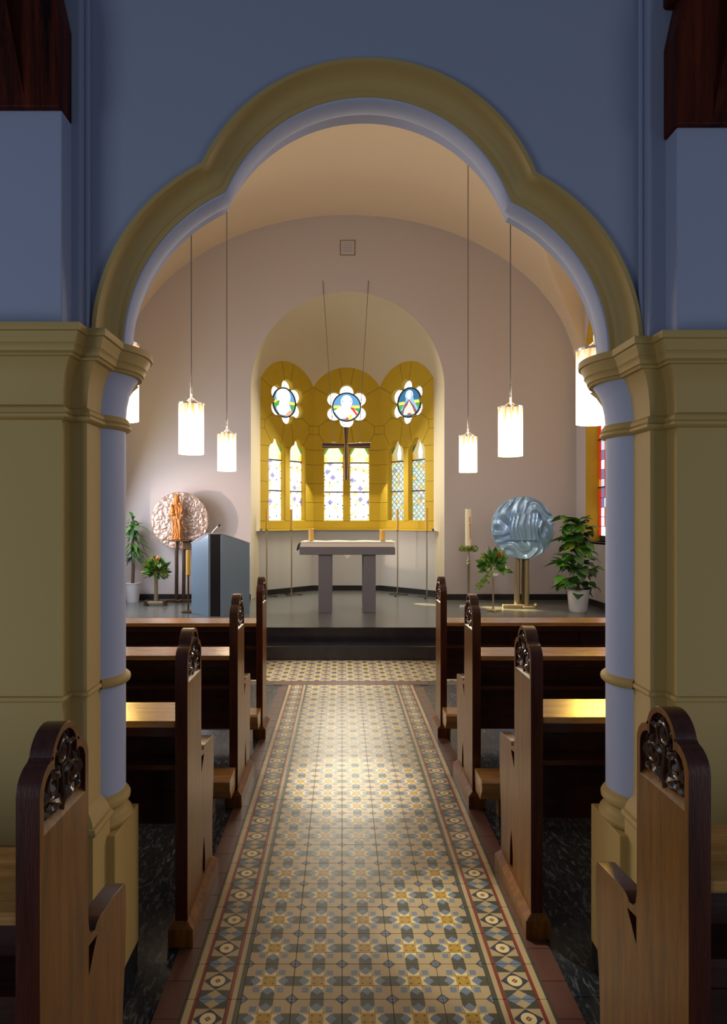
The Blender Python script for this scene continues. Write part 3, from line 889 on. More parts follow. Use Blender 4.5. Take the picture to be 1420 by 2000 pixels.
        piece([(0, 0.05), (0.10, -0.06), (0.17, -0.17), (0.13, -0.185), (0.0, -0.02), (-0.10, -0.10), (-0.14, -0.2), (-0.16, -0.16), (-0.10, -0.03)], GROSE)
        piece([(0, 0.03), (0.08, -0.09), (0.12, -0.19), (-0.12, -0.20), (-0.09, -0.09), (-0.03, -0.03)], lit('glass_robe_cream', (0.9, 0.88, 0.75), 1.0))
        piece([(-0.03, -0.20), (0.04, -0.20), (0.05, -0.18), (0.0, -0.17), (-0.03, -0.18)], GR)
    return root


for i in range(3):
    facet(i, i + 1)
# daylit outside behind panes is the panes' own light; outer wall shell behind
# niche walls: jambs, dado, conch
jl = [(NX - NR, YB + 0.0), (-1.288, 10.0)]
jr = [(1.445, 10.0), (NX + NR, YB + 0.0)]
mb = MB()
for (a, b) in (jl, jr):
    mb.add([(a[0], a[1], 0.3), (b[0], b[1], 0.3), (b[0], b[1], ZV), (a[0], a[1], NZ if a[1] < 9.6 else ZV)], [(0, 1, 2, 3)]) if a[1] < b[1] else mb.add([(a[0], a[1], 0.3), (b[0], b[1], 0.3), (b[0], b[1], NZ), (a[0], a[1], ZV)], [(0, 1, 2, 3)])
# bottom curve of conch along facet tops
bot = []
for i in range(3):
    a, b = FA[i], FA[i + 1]; mid = (a + b) / 2; d = (b - a).normalized()
    pts = facet_top(16)[::-1]
    for j, (u, z) in enumerate(pts):
        if i and j == 0: continue
        p = mid + d * u; bot.append((p.x, p.y, z))
nb = len(bot); vs = []; KS = 12
for j, p in enumerate(bot):
    t = j / (nb - 1); an = PI - PI * t
    # blend jamb start
    q = (NX + NR * math.cos(an), YB, NZ + NR * math.sin(an))
    c = (p[0] * 0.55 + q[0] * 0.45, p[1] * 0.85 + q[1] * 0.15, q[2] * 0.88 + p[2] * 0.12)
    for k in range(KS + 1):
        s = k / KS
        vs.append(tuple((1 - s) ** 2 * p[e] + 2 * s * (1 - s) * c[e] + s * s * q[e] for e in range(3)))
mb2 = MB().add(vs, [(j * (KS + 1) + k, j * (KS + 1) + k + 1, (j + 1) * (KS + 1) + k + 1, (j + 1) * (KS + 1) + k) for j in range(nb - 1) for k in range(KS)])
conch = struct(mb2.build('wall_apse', CREAM, smooth=True))
mb.build('niche_jamb', CREAM, conch)
# dado below windows with a projecting sill
dp = [(-1.375, 9.80), (-1.30, 9.93), (-0.505, 10.725), (0.662, 10.725), (1.458, 9.93), (1.52, 9.80)]
mb = MB().sweep(dp, [(0, 0.3), (0, ZS0 - 0.045), (-0.004, ZS0 - 0.035), (-0.10, ZS0 - 0.03)])
mb.build('dado', DADO, conch)
mb = MB().sweep(dp, [(-0.014, 0.3), (-0.014, 0.39), (0.0, 0.39)])
# path runs left to right with the room on the right: negative offset is toward the room
struct(mb.build('baseboard_apse', BLACK))
mb = MB().sweep([tuple(p) for p in FA], [(0.02, ZS0 - 0.035), (-0.045, ZS0 - 0.035), (-0.045, ZS0), (0.02, ZS0)])
mb.build('window_ledge', STONE, conch)
# outside shell so no world light leaks
struct(MB().box(-2.2, 2.4, 11.15, 11.25, 0, 5.4).build('wall_outer', WHITE))
struct(MB().box(-2.2, -2.1, 9.6, 11.2, 0, 5.4).build('wall_outer_left', WHITE)); struct(MB().box(2.3, 2.4, 9.6, 11.2, 0, 5.4).build('wall_outer_right', WHITE))
struct(MB().box(-2.2, 2.4, 9.6, 11.2, 5.35, 5.4).build('ceiling_outer', WHITE))
# vent
t = thing('wall_vent', 'small square pale vent on the back wall above the niche', 'vent', (0.084, YB, 5.56))
MB().box(-0.10, 0.10, -0.014, 0, -0.10, 0.10).build('vent_frame', WHITE, t, bevel=0.003); MB().box(-0.115, 0.115, -0.006, 0, -0.115, 0.115).build('vent_surround', mat('vent_brown', (0.26, 0.2, 0.15), 0.8), t)
for i in range(5):
    MB().add([(-0.075, -0.016, -0.07 + i * 0.032), (0.075, -0.016, -0.07 + i * 0.032), (0.075, -0.012, -0.045 + i * 0.032), (-0.075, -0.012, -0.045 + i * 0.032)], [(0, 1, 2, 3)]).build('slat', WHITE2, t)

# ================================================================ PENDANTS
SHADE = bpy.data.materials.new('alabaster_shade'); SHADE.use_nodes = True
_n = SHADE.node_tree; _b = _n.nodes['Principled BSDF']
_tc = _n.nodes.new('ShaderNodeTexCoord'); _mp = _n.nodes.new('ShaderNodeMapping'); _mp.inputs['Scale'].default_value = (26, 26, 3.0)
_no = _n.nodes.new('ShaderNodeTexNoise'); _no.inputs['Scale'].default_value = 1.6; _no.inputs['Detail'].default_value = 4
_n.links.new(_tc.outputs['Object'], _mp.inputs[0]); _n.links.new(_mp.outputs[0], _no.inputs['Vector'])
_sx = _n.nodes.new('ShaderNodeSeparateXYZ'); _n.links.new(_tc.outputs['Object'], _sx.inputs[0])
_mr = _n.nodes.new('ShaderNodeMapRange'); _mr.inputs[1].default_value = 0.26; _mr.inputs[2].default_value = 0.42; _mr.inputs[3].default_value = 0; _mr.inputs[4].default_value = 0.42
_n.links.new(_sx.outputs['Z'], _mr.inputs[0])
_sb = _n.nodes.new('ShaderNodeMath'); _sb.operation = 'ADD'; _n.links.new(_no.outputs['Fac'], _sb.inputs[0]); _n.links.new(_mr.outputs[0], _sb.inputs[1])
_cr = _n.nodes.new('ShaderNodeValToRGB'); _e = _cr.color_ramp.elements
_e[0].position = 0.55; _e[0].color = (1.0, 0.93, 0.72, 1); _e[1].position = 0.98; _e[1].color = (0.62, 0.26, 0.07, 1)
_n.links.new(_sb.outputs[0], _cr.inputs[0]); _n.links.new(_cr.outputs[0], _b.inputs['Emission Color']); _n.links.new(_cr.outputs[0], _b.inputs['Base Color'])
_b.inputs['Emission Strength'].default_value = 1.7
for (x, y, lab) in [(-1.245, 3.55, 'glowing cylinder pendant lamp just beside the left column, mostly hidden by it'), (1.463, 3.67, 'glowing cylinder pendant lamp just beside the right column, largest in view'),
                    (-1.275, 5.37, 'glowing cylinder pendant lamp left of the niche, larger and lower-looking of the left pair'), (1.47, 5.54, 'glowing cylinder pendant lamp right of the niche, above the round silver tabernacle'),
                    (-1.312, 7.23, 'glowing cylinder pendant lamp left of the niche, the smaller one nearest the windows'), (1.478, 7.44, 'glowing cylinder pendant lamp right of the niche, the smaller one above the paschal candle')]:
    t = thing('pendant_lamp', lab, 'pendant lamp', (x, y, 2.055), 'pendant lamps in the chancel')
    H = 0.42; R = 0.105
    mb = MB().lathe([(R - 0.012, 0.004), (R, 0.0), (R, H), (R - 0.012, H), (R - 0.012, 0.004)], 28, cap=False)
    mb.build('lamp_shade', SHADE, t, smooth=True)
    mb = MB().lathe([(0.012, H - 0.03), (R - 0.014, H - 0.03), (R - 0.014, H - 0.022), (0.012, H - 0.022)], 24)
    for k in range(3):
        a = k * 2 * PI / 3 + 0.3
        mb.tube([(0.01 * math.cos(a), 0.01 * math.sin(a), H + 0.05), (R * 0.95 * math.cos(a), R * 0.95 * math.sin(a), H - 0.0)], 0.004, 6)
    mb.lathe([(R + 0.002, H - 0.006), (R + 0.003, H + 0.008), (R - 0.014, H + 0.008)], 28, cap=False)
    mb.build('shade_rim', STEEL, t)
    MB().lathe([(0.011, H + 0.02), (0.009, H + 0.19), (0.004, H + 0.20)], 10).build('stem', STEEL, t, smooth=True)
    zc = vault(x) - 2.055
    MB().tube([(0, 0, H + 0.19), (0, 0, zc)], 0.0055, 6).build('cable', CABLE, t)
    MB().lathe([(0.004, zc - 0.05), (0.035, zc - 0.02), (0.04, zc + 0.01)], 14).build('ceiling_rose', STEEL, t, smooth=True)
    l = light('POINT', 'pendant_bulb', (x, y, 2.055 + 0.2), 9, (1.0, 0.72, 0.42), shadow_soft_size=0.05)
    l.parent = t; l.location = (0, 0, H + 0.10)
    l = light('POINT', 'pendant_bulb', (x, y, 2.0), 6, (1.0, 0.74, 0.45), shadow_soft_size=0.06)
    l.parent = t; l.location = (0, 0, -0.08)

# ================================================================ PEWS
END_W, ARM = 0.22, 0.46


def end_outline(arm):
    p = [(0.0, 0.075), (0.0, 0.995)]
    p += arc(0.052, 0.995, 0.052, 180, 100, 8)[1:]
    p += [(0.048, 1.052)]
    p += arc(0.110, 1.036, 0.063, 168, 12, 18)
    p += [(0.172, 1.052)]
    p += arc(0.168, 0.995, 0.052, 80, 0, 8)
    if arm:
        p += [(0.220, 0.640), (0.226, 0.612), (0.240, 0.598), (0.258, 0.594), (0.272, 0.604), (0.29, 0.607), (0.435, 0.592), (0.447, 0.588), (0.455, 0.575), (0.458, 0.50), (0.452, 0.40), (0.436, 0.30), (0.428, 0.20), (0.43, 0.075)]
    else:
        p += [(0.220, 0.075)]
    return p


def trefoil_hole():
    p = [(0.016, 0.922), (0.204, 0.922), (0.204, 0.985)]
    p += arc(0.166, 0.992, 0.038, 0, 86, 6)[1:]
    p += arc(0.110, 1.036, 0.050, -12, 192, 16)
    p += arc(0.054, 0.992, 0.038, 94, 180, 6)
    return p


def foliage(mb, x, sgn):
    """carved scrolls, stems, leaves, berries in the trefoil; relief on the plane x, toward sgn"""
    d = lambda a, b, h=0.0: (x + sgn * h, a, b)
    def scroll(cx, cz, r, a0, turn, rr=0.0042):
        pts = []
        for i in range(15):
            t = i / 14; a = math.radians(a0 + turn * t); q = r * (1 - 0.55 * t)
            pts.append(d(cx + q * math.cos(a), cz + q * math.sin(a), 0.006 + 0.004 * math.sin(t * PI)))
        mb.tube(pts, rr, 6)
    def leaf(cx, cz, a, L, w):
        ca, sa = math.cos(a), math.sin(a)
        row = []
        for t, ww, h in ((0, .1, .004), (.3, 1, .010), (.6, .8, .013), (1, .05, .006)):
            for s in (-1, 0, 1):
                row.append(d(cx + ca * L * t - sa * w * ww * s, cz + sa * L * t + ca * w * ww * s, h + (0.005 if s == 0 else 0)))
        fs = [(3 * i + j, 3 * i + j + 1, 3 * i + j + 4, 3 * i + j + 3) for i in range(3) for j in range(2)]
        mb.add(row, fs)
    scroll(0.110, 1.042, 0.033, -90, 430); scroll(0.060, 0.986, 0.029, -60, 430); scroll(0.160, 0.986, 0.029, 240, -430)
    mb.tube([d(0.110, 0.925, 0.006), d(0.112, 0.96, 0.010), d(0.108, 1.0, 0.008), d(0.112, 1.03, 0.006)], 0.0055, 6)
    for cx, cz, a, L in ((0.110, 1.025, 1.57, 0.042), (0.070, 0.968, 2.0, 0.038), (0.150, 0.968, 1.1, 0.038), (0.11, 0.94, 2.7, 0.055), (0.11, 0.94, 0.4, 0.055), (0.06, 0.945, 0.3, 0.03), (0.16, 0.945, 2.8, 0.03), (0.095, 0.995, 2.4, 0.03), (0.125, 0.995, 0.7, 0.03)):
        leaf(cx, cz, a, L, 0.011)
    for cx, cz, a, L in ((0.085, 1.045, 2.6, 0.03), (0.135, 1.045, 0.5, 0.03), (0.11, 1.062, 1.57, 0.022), (0.04, 0.965, 1.9, 0.035), (0.18, 0.965, 1.2, 0.035), (0.035, 0.94, 0.9, 0.03), (0.185, 0.94, 2.2, 0.03), (0.06, 1.0, 1.57, 0.03), (0.16, 1.0, 1.57, 0.03), (0.08, 0.935, 1.2, 0.035), (0.14, 0.935, 1.9, 0.035)):
        leaf(cx, cz, a, L, 0.009)
    for cx, cz in ((0.095, 1.058), (0.125, 1.058), (0.088, 1.018), (0.132, 1.018), (0.047, 0.99), (0.173, 0.99), (0.085, 0.96), (0.135, 0.96)):
        for j in range(1):
            r = 0.0055
            vs = [d(cx + r * c * e, cz + r * s * e, 0.008 + h) for e, h in ((1, 0), (.7, .004)) for c, s in ((1, 0), (.5, .87), (-.5, .87), (-1, 0), (-.5, -.87), (.5, -.87))] + [d(cx, cz, 0.0135)]
            mb.add(vs, [(i, (i + 1) % 6, 6 + (i + 1) % 6, 6 + i) for i in range(6)] + [(6 + i, 6 + (i + 1) % 6, 12) for i in range(6)])
    # beaded frame round the panel
    mb.tube([d(a, b, 0.002) for a, b in trefoil_hole()] , 0.0028, 5)


TH_END = 0.044
PEW_M = {}


def pew_meshes(arm, xl_, xr_, side):
    """meshes in pew space: y from back edge forward, x world; side=-1 left block (end faces +x)"""
    key = (arm, xl_, xr_)
    if key in PEW_M: return PEW_M[key]
    m = {}
    hole = trefoil_hole(); pocket = [(0.222, 0.582), (0.270, 0.576), (0.222, 0.518)]
    slot = [(0.245, 0.105), (0.285, 0.105), (0.287, 0.16), (0.278, 0.21), (0.265, 0.255), (0.252, 0.21), (0.243, 0.16)]
    holes = [hole] + ([pocket, slot] if arm else [])
    fn = lambda a, b, d: (d, a, b)
    f = TH_END / 2
    mb = MB(); mb.mi = 0
    out = end_outline(arm)
    mb.plate(out, holes, -f, f, fn=fn)
    # edge faces (sides) of the outline dark
    nface = len(mb.f)
    me = mb.mesh('bench_end', [W_END, W_DARK], True)
    for p in me.polygons:
        if abs(p.normal.x) < 0.5: p.material_index = 1
    m['end'] = me
    mb = MB(); mb.mi = 0
    mb.plate([(0.01, 0.90), (0.21, 0.90), (0.21, 1.0), (0.165, 1.035), (0.158, 1.06), (0.11, 1.09), (0.062, 1.06), (0.055, 1.035), (0.01, 1.0)], [], -0.004, 0.004, fn=fn)
    m['web'] = mb.mesh('panel_back', W_CARVE)
    mb = MB(); foliage(mb, 0.006, 1); foliage(mb, -0.006, -1)
    m['carve'] = mb.mesh('carved_foliage', W_CARVE, True)
    mb = MB()
    mb.sweep(hole[:2], [(0, -f), (0.0, -f)], fn=fxyz)
    mb.v = []; mb.f = []; mb.m = []
    for s in (-1, 1):
        mb.add([(s * f, 0.016, 0.9225), (s * f, 0.204, 0.9225), (s * 0.005, 0.204, 0.938), (s * 0.005, 0.016, 0.938)], [(0, 1, 2, 3)])
    m['sill'] = mb.mesh('panel_sill', W_END)
    # moulded foot
    mb = MB()
    L = (0.452 if arm else 0.235); g = f + 0.022
    mb.add([(-g, -0.015, 0), (g, -0.015, 0), (g, L, 0), (-g, L, 0), (-g, -0.015, 0.062), (g, -0.015, 0.062), (g, L, 0.062), (-g, L, 0.062), (-f, -0.002, 0.085), (f, -0.002, 0.085), (f, L - 0.015, 0.085), (-f, L - 0.015, 0.085)],
           [(0, 1, 5, 4), (1, 2, 6, 5), (2, 3, 7, 6), (3, 0, 4, 7), (4, 5, 9, 8), (5, 6, 10, 9), (6, 7, 11, 10), (7, 4, 8, 11), (8, 9, 10, 11)])
    m['foot'] = mb.mesh('foot_board', W_END)
    m['ledge'] = MB().box(xl_, xr_, 0.005, 0.235, 0.765, 0.788).mesh('book_ledge', W_LEDGE)
    m['lip'] = MB().box(xl_, xr_, 0.03, 0.05, 0.725, 0.765).mesh('ledge_rail', W_BACK)
    m['back'] = MB().box(xl_, xr_, 0.125, 0.145, 0.49, 0.766).mesh('back_panel', W_BACK)
    m['back2'] = MB().box(xl_, xr_, 0.120, 0.150, 0.37, 0.49).mesh('back_rail', W_BACK)
    m['shelf'] = MB().box(xl_, xr_, 0.015, 0.124, 0.610, 0.628).mesh('book_shelf', W_BACK)
    m['stile'] = MB().box(-0.035, 0.035, 0.112, 0.126, 0.50, 0.766).mesh('stile', W_BACK)
    m['seat'] = MB().box(xl_, xr_, 0.15, 0.42, 0.405, 0.430).mesh('seat', W_LEDGE)
    kx0, kx1 = (xl_ + 0.05, xr_ + 0.035) if side < 0 else (xl_ - 0.035, xr_ - 0.05)
    mb = MB(); e = -1 if side > 0 else 1
    pr = [(-0.03, 0.105), (-0.145, 0.105), (-0.185, 0.165), (-0.183, 0.20), (-0.170, 0.212), (-0.02, 0.212), (-0.01, 0.20), (-0.012, 0.165)]
    n_ = len(pr)
    mb.add([(kx0, a, b) for a, b in pr] + [(kx1, a, b) for a, b in pr], [(i, (i + 1) % n_, n_ + (i + 1) % n_, n_ + i) for i in range(n_)] + [tuple(range(n_)), tuple(range(2 * n_ - 1, n_ - 1, -1))])
    m['kneeler'] = mb.mesh('kneeler', W_LEDGE, True)
    m['bracket'] = MB().box(-0.015, 0.015, -0.115, -0.06, 0.0, 0.115).mesh('kneeler_bracket', W_END)
    PEW_M[key] = m
    return m


def pew(side, y, label, arm=True, kneel=True, xin=None, xout=None):
    xin = (-0.545 - TH_END / 2 if side < 0 else 0.68 + TH_END / 2)
    xout = xout if xout is not None else (-3.05 if side < 0 else 3.25)
    root = thing('pew', label, 'pew', (0, y, 0), 'carved oak pews')
    a, b = sorted((xin, xout))
    m = pew_meshes(arm, round(a + TH_END / 2, 4), round(b - TH_END / 2, 4), side)
    for x in (xin, xout):
        e = inst('bench_end', m['end'], root, (x, 0, 0))
        bv = e.modifiers.new('bevel', 'BEVEL'); bv.width = 0.008; bv.segments = 3; bv.limit_method = 'ANGLE'; bv.angle_limit = math.radians(50)
        inst('panel_back', m['web'], e); inst('carved_foliage', m['carve'], e); inst('panel_sill', m['sill'], e)
        inst('foot_board', m['foot'], e)
    for nme, k in (('book_ledge', 'ledge'), ('ledge_rail', 'lip'), ('back_panel', 'back'), ('back_rail', 'back2'), ('book_shelf', 'shelf')):
        inst(nme, m[k], root)
    L = abs(xout - xin)
    for i in range(1, 5):
        inst('stile', m['stile'], root, (xin + (xout - xin) * i / 5, 0, 0))
    if arm: inst('seat', m['seat'], root)
    if kneel:
        inst('kneeler', m['kneeler'], root)
        for i in (0.04, 0.5, 0.93):
            inst('kneeler_bracket', m['bracket'], root, (xin + (xout - xin) * i, 0, 0))
    return root


pew(-1, 4.36, 'foremost pew of the left block, plain end and long ledge before the lectern', False)
pew(-1, 3.32, 'left pew second from the altar steps, tall carved end, pale ledge')
pew(-1, 2.24, 'left pew just beyond the arch column, golden lit ledge', True, False)
pew(-1, 1.145, 'nearest left pew in the foreground shadow, large trefoil carving before the ochre pillar', True, False, xout=-2.2)
pew(1, 4.38, 'foremost pew of the right block, plain end and ledge before the potted plant', False)
pew(1, 3.31, 'right pew second from the altar steps, carved end below the white candle stand')
pew(1, 2.285, 'right pew just beyond the arch column, bright golden patch on its ledge', True, False)
pew(1, 1.245, 'nearest right pew in the foreground, large scroll carving before the ochre pillar', True, False, xout=2.3)

# ================================================================ ALTAR
ZP = 0.305
t = thing('altar', 'grey stone altar table on two square legs, on the platform', 'altar', (0.069, 8.13, ZP))
MB().box(-0.613, 0.613, 0, 0.62, 0.745, 0.84).build('table_slab', CONC, t, bevel=0.006)
for x0, x1 in ((-0.373, -0.20), (0.205, 0.365)):
    MB().box(x0, x1, 0.03, 0.55, 0.0, 0.745).build('leg', CONC, t, bevel=0.005)
# cloth
t = thing('altar_cloth', 'white linen cloth over the altar slab, hanging down at its left end', 'cloth', (0.069, 8.13, ZP + 0.84))
mb = MB()
nx, ny = 60, 10
vs = []
for j in range(ny + 1):
    for i in range(nx + 1):
        u = -0.70 + 1.32 * i / nx; y = -0.008 + 0.635 * j / ny
        z = 0.006 + 0.004 * math.sin(u * 17 + j) * (j / ny)
        x = u
        if u < -0.60:
            q = (-0.60 - u) / 0.10; x = -0.60 - 0.055 * math.sin(q * PI / 2) - 0.01 * math.sin(j * 1.3) * q; z = 0.006 - 0.12 * (q ** 1.4)
        vs.append((x, y, z))
mb.add(vs, [(j * (nx + 1) + i, j * (nx + 1) + i + 1, (j + 1) * (nx + 1) + i + 1, (j + 1) * (nx + 1) + i) for j in range(ny) for i in range(nx)])
# front drop of the cloth
mb.add([(-0.60, -0.008, 0.006), (0.61, -0.008, 0.006), (0.61, -0.011, -0.0), (-0.60, -0.011, -0.0)], [(0, 1, 2, 3)])
mb.build('linen', CLOTH, t, smooth=True)
MB().box(-0.600, 0.600, -0.004, 0.6, 0.002, 0.062).build('folded_cloth', CLOTH, t, bevel=0.008)
# raise linen above fold
for c in t.children:
    if c.name.startswith('linen'): c.location = (0, 0, 0.064)
MB().add([(-0.045, -0.009, -0.096), (0.05, -0.009, -0.096), (0.0, -0.011, -0.145), (-0.045, -0.003, -0.096), (0.05, -0.003, -0.096), (0.0, -0.004, -0.145)], [(0, 1, 2), (3, 4, 5), (0, 1, 4, 3), (1, 2, 5, 4), (2, 0, 3, 5)]).build('cloth_corner', CLOTH, t)
for x, lab, h in ((-0.475, 'thick honey candle on the left end of the altar', 0.165), (0.46, 'thick honey candle on the right end of the altar', 0.145)):
    c = thing('altar_candle', lab, 'candle', (0.069 + x, 8.13 + 0.22, ZP + 0.84 + 0.072), 'altar candles')
    MB().lathe([(0.045, 0), (0.045, 0.008), (0.03, 0.012)], 18).build('candle_dish', STEEL, c)
    MB().lathe([(0.034, 0.012), (0.034, h), (0.028, h + 0.003), (0.0, h)], 20).build('wax', WAX, c, smooth=True)
    MB().tube([(0, 0, h), (0.002, 0, h + 0.016)], 0.0015, 5).build('wick', AMBOB, c)

# ================================================================ CANDLE STANDS
for x, y, zb, zt, lab in ((-1.165, 9.80, 1.345, 1.67, 'tall thin candle stand at the far left of the niche'), (-0.800, 10.03, 1.335, 1.665, 'tall thin candle stand left of the altar, second from the left'),
                          (0.875, 10.03, 1.335, 1.665, 'tall thin candle stand just right of the altar'), (1.30, 9.74, 1.325, 1.68, 'tall thin candle stand at the far right of the niche')):
    t = thing('candle_stand', lab, 'candle stand', (x, y, ZP), 'four slender candle stands in the niche')
    MB().tube([(0, 0, 0.02), (0.004, 0, 0.5), (0, 0, zb - ZP)], 0.0105, 8).build('pole', BRASS, t, smooth=True)
    MB().lathe([(0.006, zb - ZP - 0.03), (0.024, zb - ZP), (0.024, zb - ZP + 0.006)], 14).build('drip_cup', BRASS, t)
    cd = MB().lathe([(0.020, zb - ZP + 0.006), (0.020, zt - ZP), (0.0, zt - ZP)], 16).build('candle', WAX, t, smooth=True)
    for a in (0.2, 0.2 + 2 * PI / 3, 0.2 + 4 * PI / 3):
        MB().tube([(0, 0, 0.03), (0.10 * math.cos(a), 0.10 * math.sin(a), 0.012), (0.17 * math.cos(a), 0.17 * math.sin(a), 0.008)], 0.009, 6).build('foot', IRON, t)

# paschal candle
t = thing('paschal_candle_stand', 'tall ivory candle with red lettering in a green wreath on a metal stand', 'candle stand', (1.716, 8.62, ZP))
MB().lathe([(0.016, 0.03), (0.017, 0.55), (0.021, 0.56), (0.021, 0.60), (0.013, 0.62), (0.013, 0.80)], 14).build('pole', BRASS, t, smooth=True)
for z in (0.60, 0.635): MB().lathe([(0.012, z - 0.012), (0.026, z), (0.012, z + 0.012)], 12).build('knop', BRASS, t, smooth=True)
MB().box(-0.11, 0.11, -0.04, 0.04, 0, 0.03).build('foot', POT, t, bevel=0.004); MB().box(-0.04, 0.04, -0.11, 0.11, 0, 0.028).build('foot', POT, t, bevel=0.004)
MB().lathe([(0.01, 0.79), (0.045, 0.80), (0.045, 0.81)], 16).build('drip_cup', BRASS, t)
cd = MB().lathe([(0.041, 0.81), (0.041, 1.335), (0.036, 1.34), (0, 1.338)], 24).build('candle', WAXW, t, smooth=True)
# red cross, flame-like flourishes up the candle
mb = MB()
def on_c(a, z, r=0.0425): return (r * math.sin(a), -r * math.cos(a), z)
def ribbon(pts, w=0.0035):
    for (a0, z0), (a1, z1) in zip(pts[:-1], pts[1:]):
        mb.add([on_c(a0 - w / .04, z0), on_c(a0 + w / .04, z0), on_c(a1 + w / .04, z1), on_c(a1 - w / .04, z1)], [(0, 1, 2, 3)])
ribbon([(0.45, 1.235), (0.25, 1.215), (0.2, 1.19), (0.3, 1.165), (0.5, 1.155)], 0.005)
ribbon([(0.5, 1.15), (0.4, 1.10), (0.35, 1.05), (0.45, 0.97), (0.5, 0.93)], 0.004)
for z in (1.12, 1.09, 1.06, 1.03, 1.00, 0.97): ribbon([(0.3, z), (0.45, z + 0.008), (0.65, z)], 0.003)
ribbon([(0.1, 1.13), (0.3, 1.11)], 0.003)
mb.build('red_lettering', RED, cd)
g = MB(); random.seed(3)
for i in range(900):
    a = random.uniform(0, 2 * PI); b = random.uniform(0, 2 * PI); R, r = 0.092, 0.036
    c = Vector(((R + r * math.cos(b)) * math.cos(a), (R + r * math.cos(b)) * math.sin(a), 0.80 + r * math.sin(b) * 0.9))
    d = Vector((random.uniform(-1, 1), random.uniform(-1, 1), random.uniform(-.6, 1))).normalized() * 0.022
    e = d.cross(Vector((0, 0, 1))).normalized() * 0.009
    g.mi = random.choice([0, 0, 1]); g.add([c - e * .4, c + d * 0.5 + e, c + d, c + d * 0.5 - e], [(0, 1, 2, 3)])
wr = g.build('wreath', [LEAFL, mat('moss_green', (0.34, 0.42, 0.10), 0.6)], t, fix=False); wr['kind'] = 'stuff'


# ================================================================ RELIEF DISCS
def relief_disc(R, th, hfun, n=84):
    mb = MB(); vs = []; idx = {}
    fs = []
    vs.append((0, -th - hfun(0, 0), 0))
    rings = n // 2; seg = n * 2
    for i in range(1, rings + 1):
        r = R * i / rings
        for j in range(seg):
            a = 2 * PI * j / seg; x, z = r * math.cos(a), r * math.sin(a)
            vs.append((x, -th - hfun(x, z) * (1 if i < rings else 0.0), z))
    o = lambda i, j: 1 + (i - 1) * seg + j % seg
    fs += [(0, o(1, j), o(1, j + 1)) for j in range(seg)]
    fs += [(o(i, j), o(i + 1, j), o(i + 1, j + 1), o(i, j + 1)) for i in range(1, rings) for j in range(seg)]
    b0 = len(vs)
    vs += [(R * math.cos(2 * PI * j / seg), 0, R * math.sin(2 * PI * j / seg)) for j in range(seg)]
    fs += [(o(rings, j), b0 + j, b0 + (j + 1) % seg, o(rings, j + 1)) for j in range(seg)]
    fs.append(tuple(b0 + j for j in range(seg)))
    mb.add(vs, fs)
    return mb


def h_crumple(x, z):
    v = Vector((x * 14, z * 14, 3.1)); a = noise.noise(v) ; b = noise.noise(v * 2.3)
    c = noise.noise(v * 4.6)
    return 0.022 * abs(a) + 0.014 * abs(b) + 0.008 * c


def h_fold(x, z):
    # sweeping folds that follow the centre, ridged
    w = Vector((x * 3.6, z * 3.6, 7.7)); k = noise.noise(w) * 2.8
    an = math.atan2(z, x); r = math.hypot(x, z)
    s = math.sin(an * 4 + r * 11 + k * 2.2)
    return 0.026 * (1 - abs(s)) ** 1.3 + 0.007 * (1 - abs(math.sin(an * 9 + r * 30 + k * 4))) + 0.008 * noise.noise(w * 3.1)


def h_door(x, z):
    k = noise.noise(Vector((x * 4, z * 4, 1.3)))
    s = math.sin(x * 46 + k * 5 + z * 9)
    return 0.016 * (1 - abs(s)) + 0.004 * k


t = thing('madonna_disc', 'round crumpled bronze disc on a forked stand behind the wooden statue', 'relief disc', (-2.36, 9.26, ZP))
o = relief_disc(0.418, 0.012, h_crumple).build('disc', BRONZE, t, smooth=True); o.location = (0, 0, 1.18)
for x in (-0.05, 0.055):
    MB().tube([(x, -0.02, 0.03), (x + 0.004, -0.02, 0.5), (x, -0.02, 0.9)], 0.027, 8).build('post', IRON, t, smooth=True)
MB().box(-0.30, 0.32, -0.05, 0.02, 0.0, 0.035).build('foot', IRON, t, bevel=0.006); MB().box(-0.03, 0.03, -0.13, 0.12, 0.0, 0.03).build('foot', IRON, t, bevel=0.006)
MB().box(-0.12, 0.17, -0.19, -0.02, 0.885, 0.905).build('bracket', IRON, t, bevel=0.004)
MB().box(0.05, 0.18, -0.06, -0.02, 0.76, 0.885).build('bracket_block', IRON, t, bevel=0.004)

t = thing('tabernacle', 'round silver relief tabernacle with a square door on a twin-post stand', 'tabernacle', (2.45, 8.62, ZP))
o = relief_disc(0.425, 0.03, h_fold, 110).build('disc', SILVER, t, smooth=True); o.location = (0, 0, 1.085)
nn = 40; vs = [(-0.185 + 0.37 * i / nn, -0.068 - h_door(-0.185 + 0.37 * i / nn, -0.18 + 0.36 * j / nn), -0.18 + 0.36 * j / nn) for j in range(nn + 1) for i in range(nn + 1)]
d = MB().add(vs, [(j * (nn + 1) + i, j * (nn + 1) + i + 1, (j + 1) * (nn + 1) + i + 1, (j + 1) * (nn + 1) + i) for j in range(nn) for i in range(nn)])
d.box(-0.19, 0.19, -0.066, -0.02, -0.185, 0.185)
dd = d.build('door', SILVER, t, smooth=True); dd.location = (0, 0, 1.10)
for x in (-0.065, 0.058):
    MB().lathe([(0.042, 0.02), (0.042, 0.70)], 14, (x, 0.03, 0)).build('post', BRASS, t, smooth=True)
MB().tube([(0, 0.0, 0.05), (0.005, 0.0, 0.68)], 0.014, 8).build('rod', IRON, t)
MB().box(-0.28, 0.02, -0.06, -0.02, 0.0, 0.05).build('foot', BRASS, t, bevel=0.005); MB().box(-0.02, 0.16, -0.10, 0.12, 0.0, 0.03).build('foot', BRASS, t, bevel=0.005)
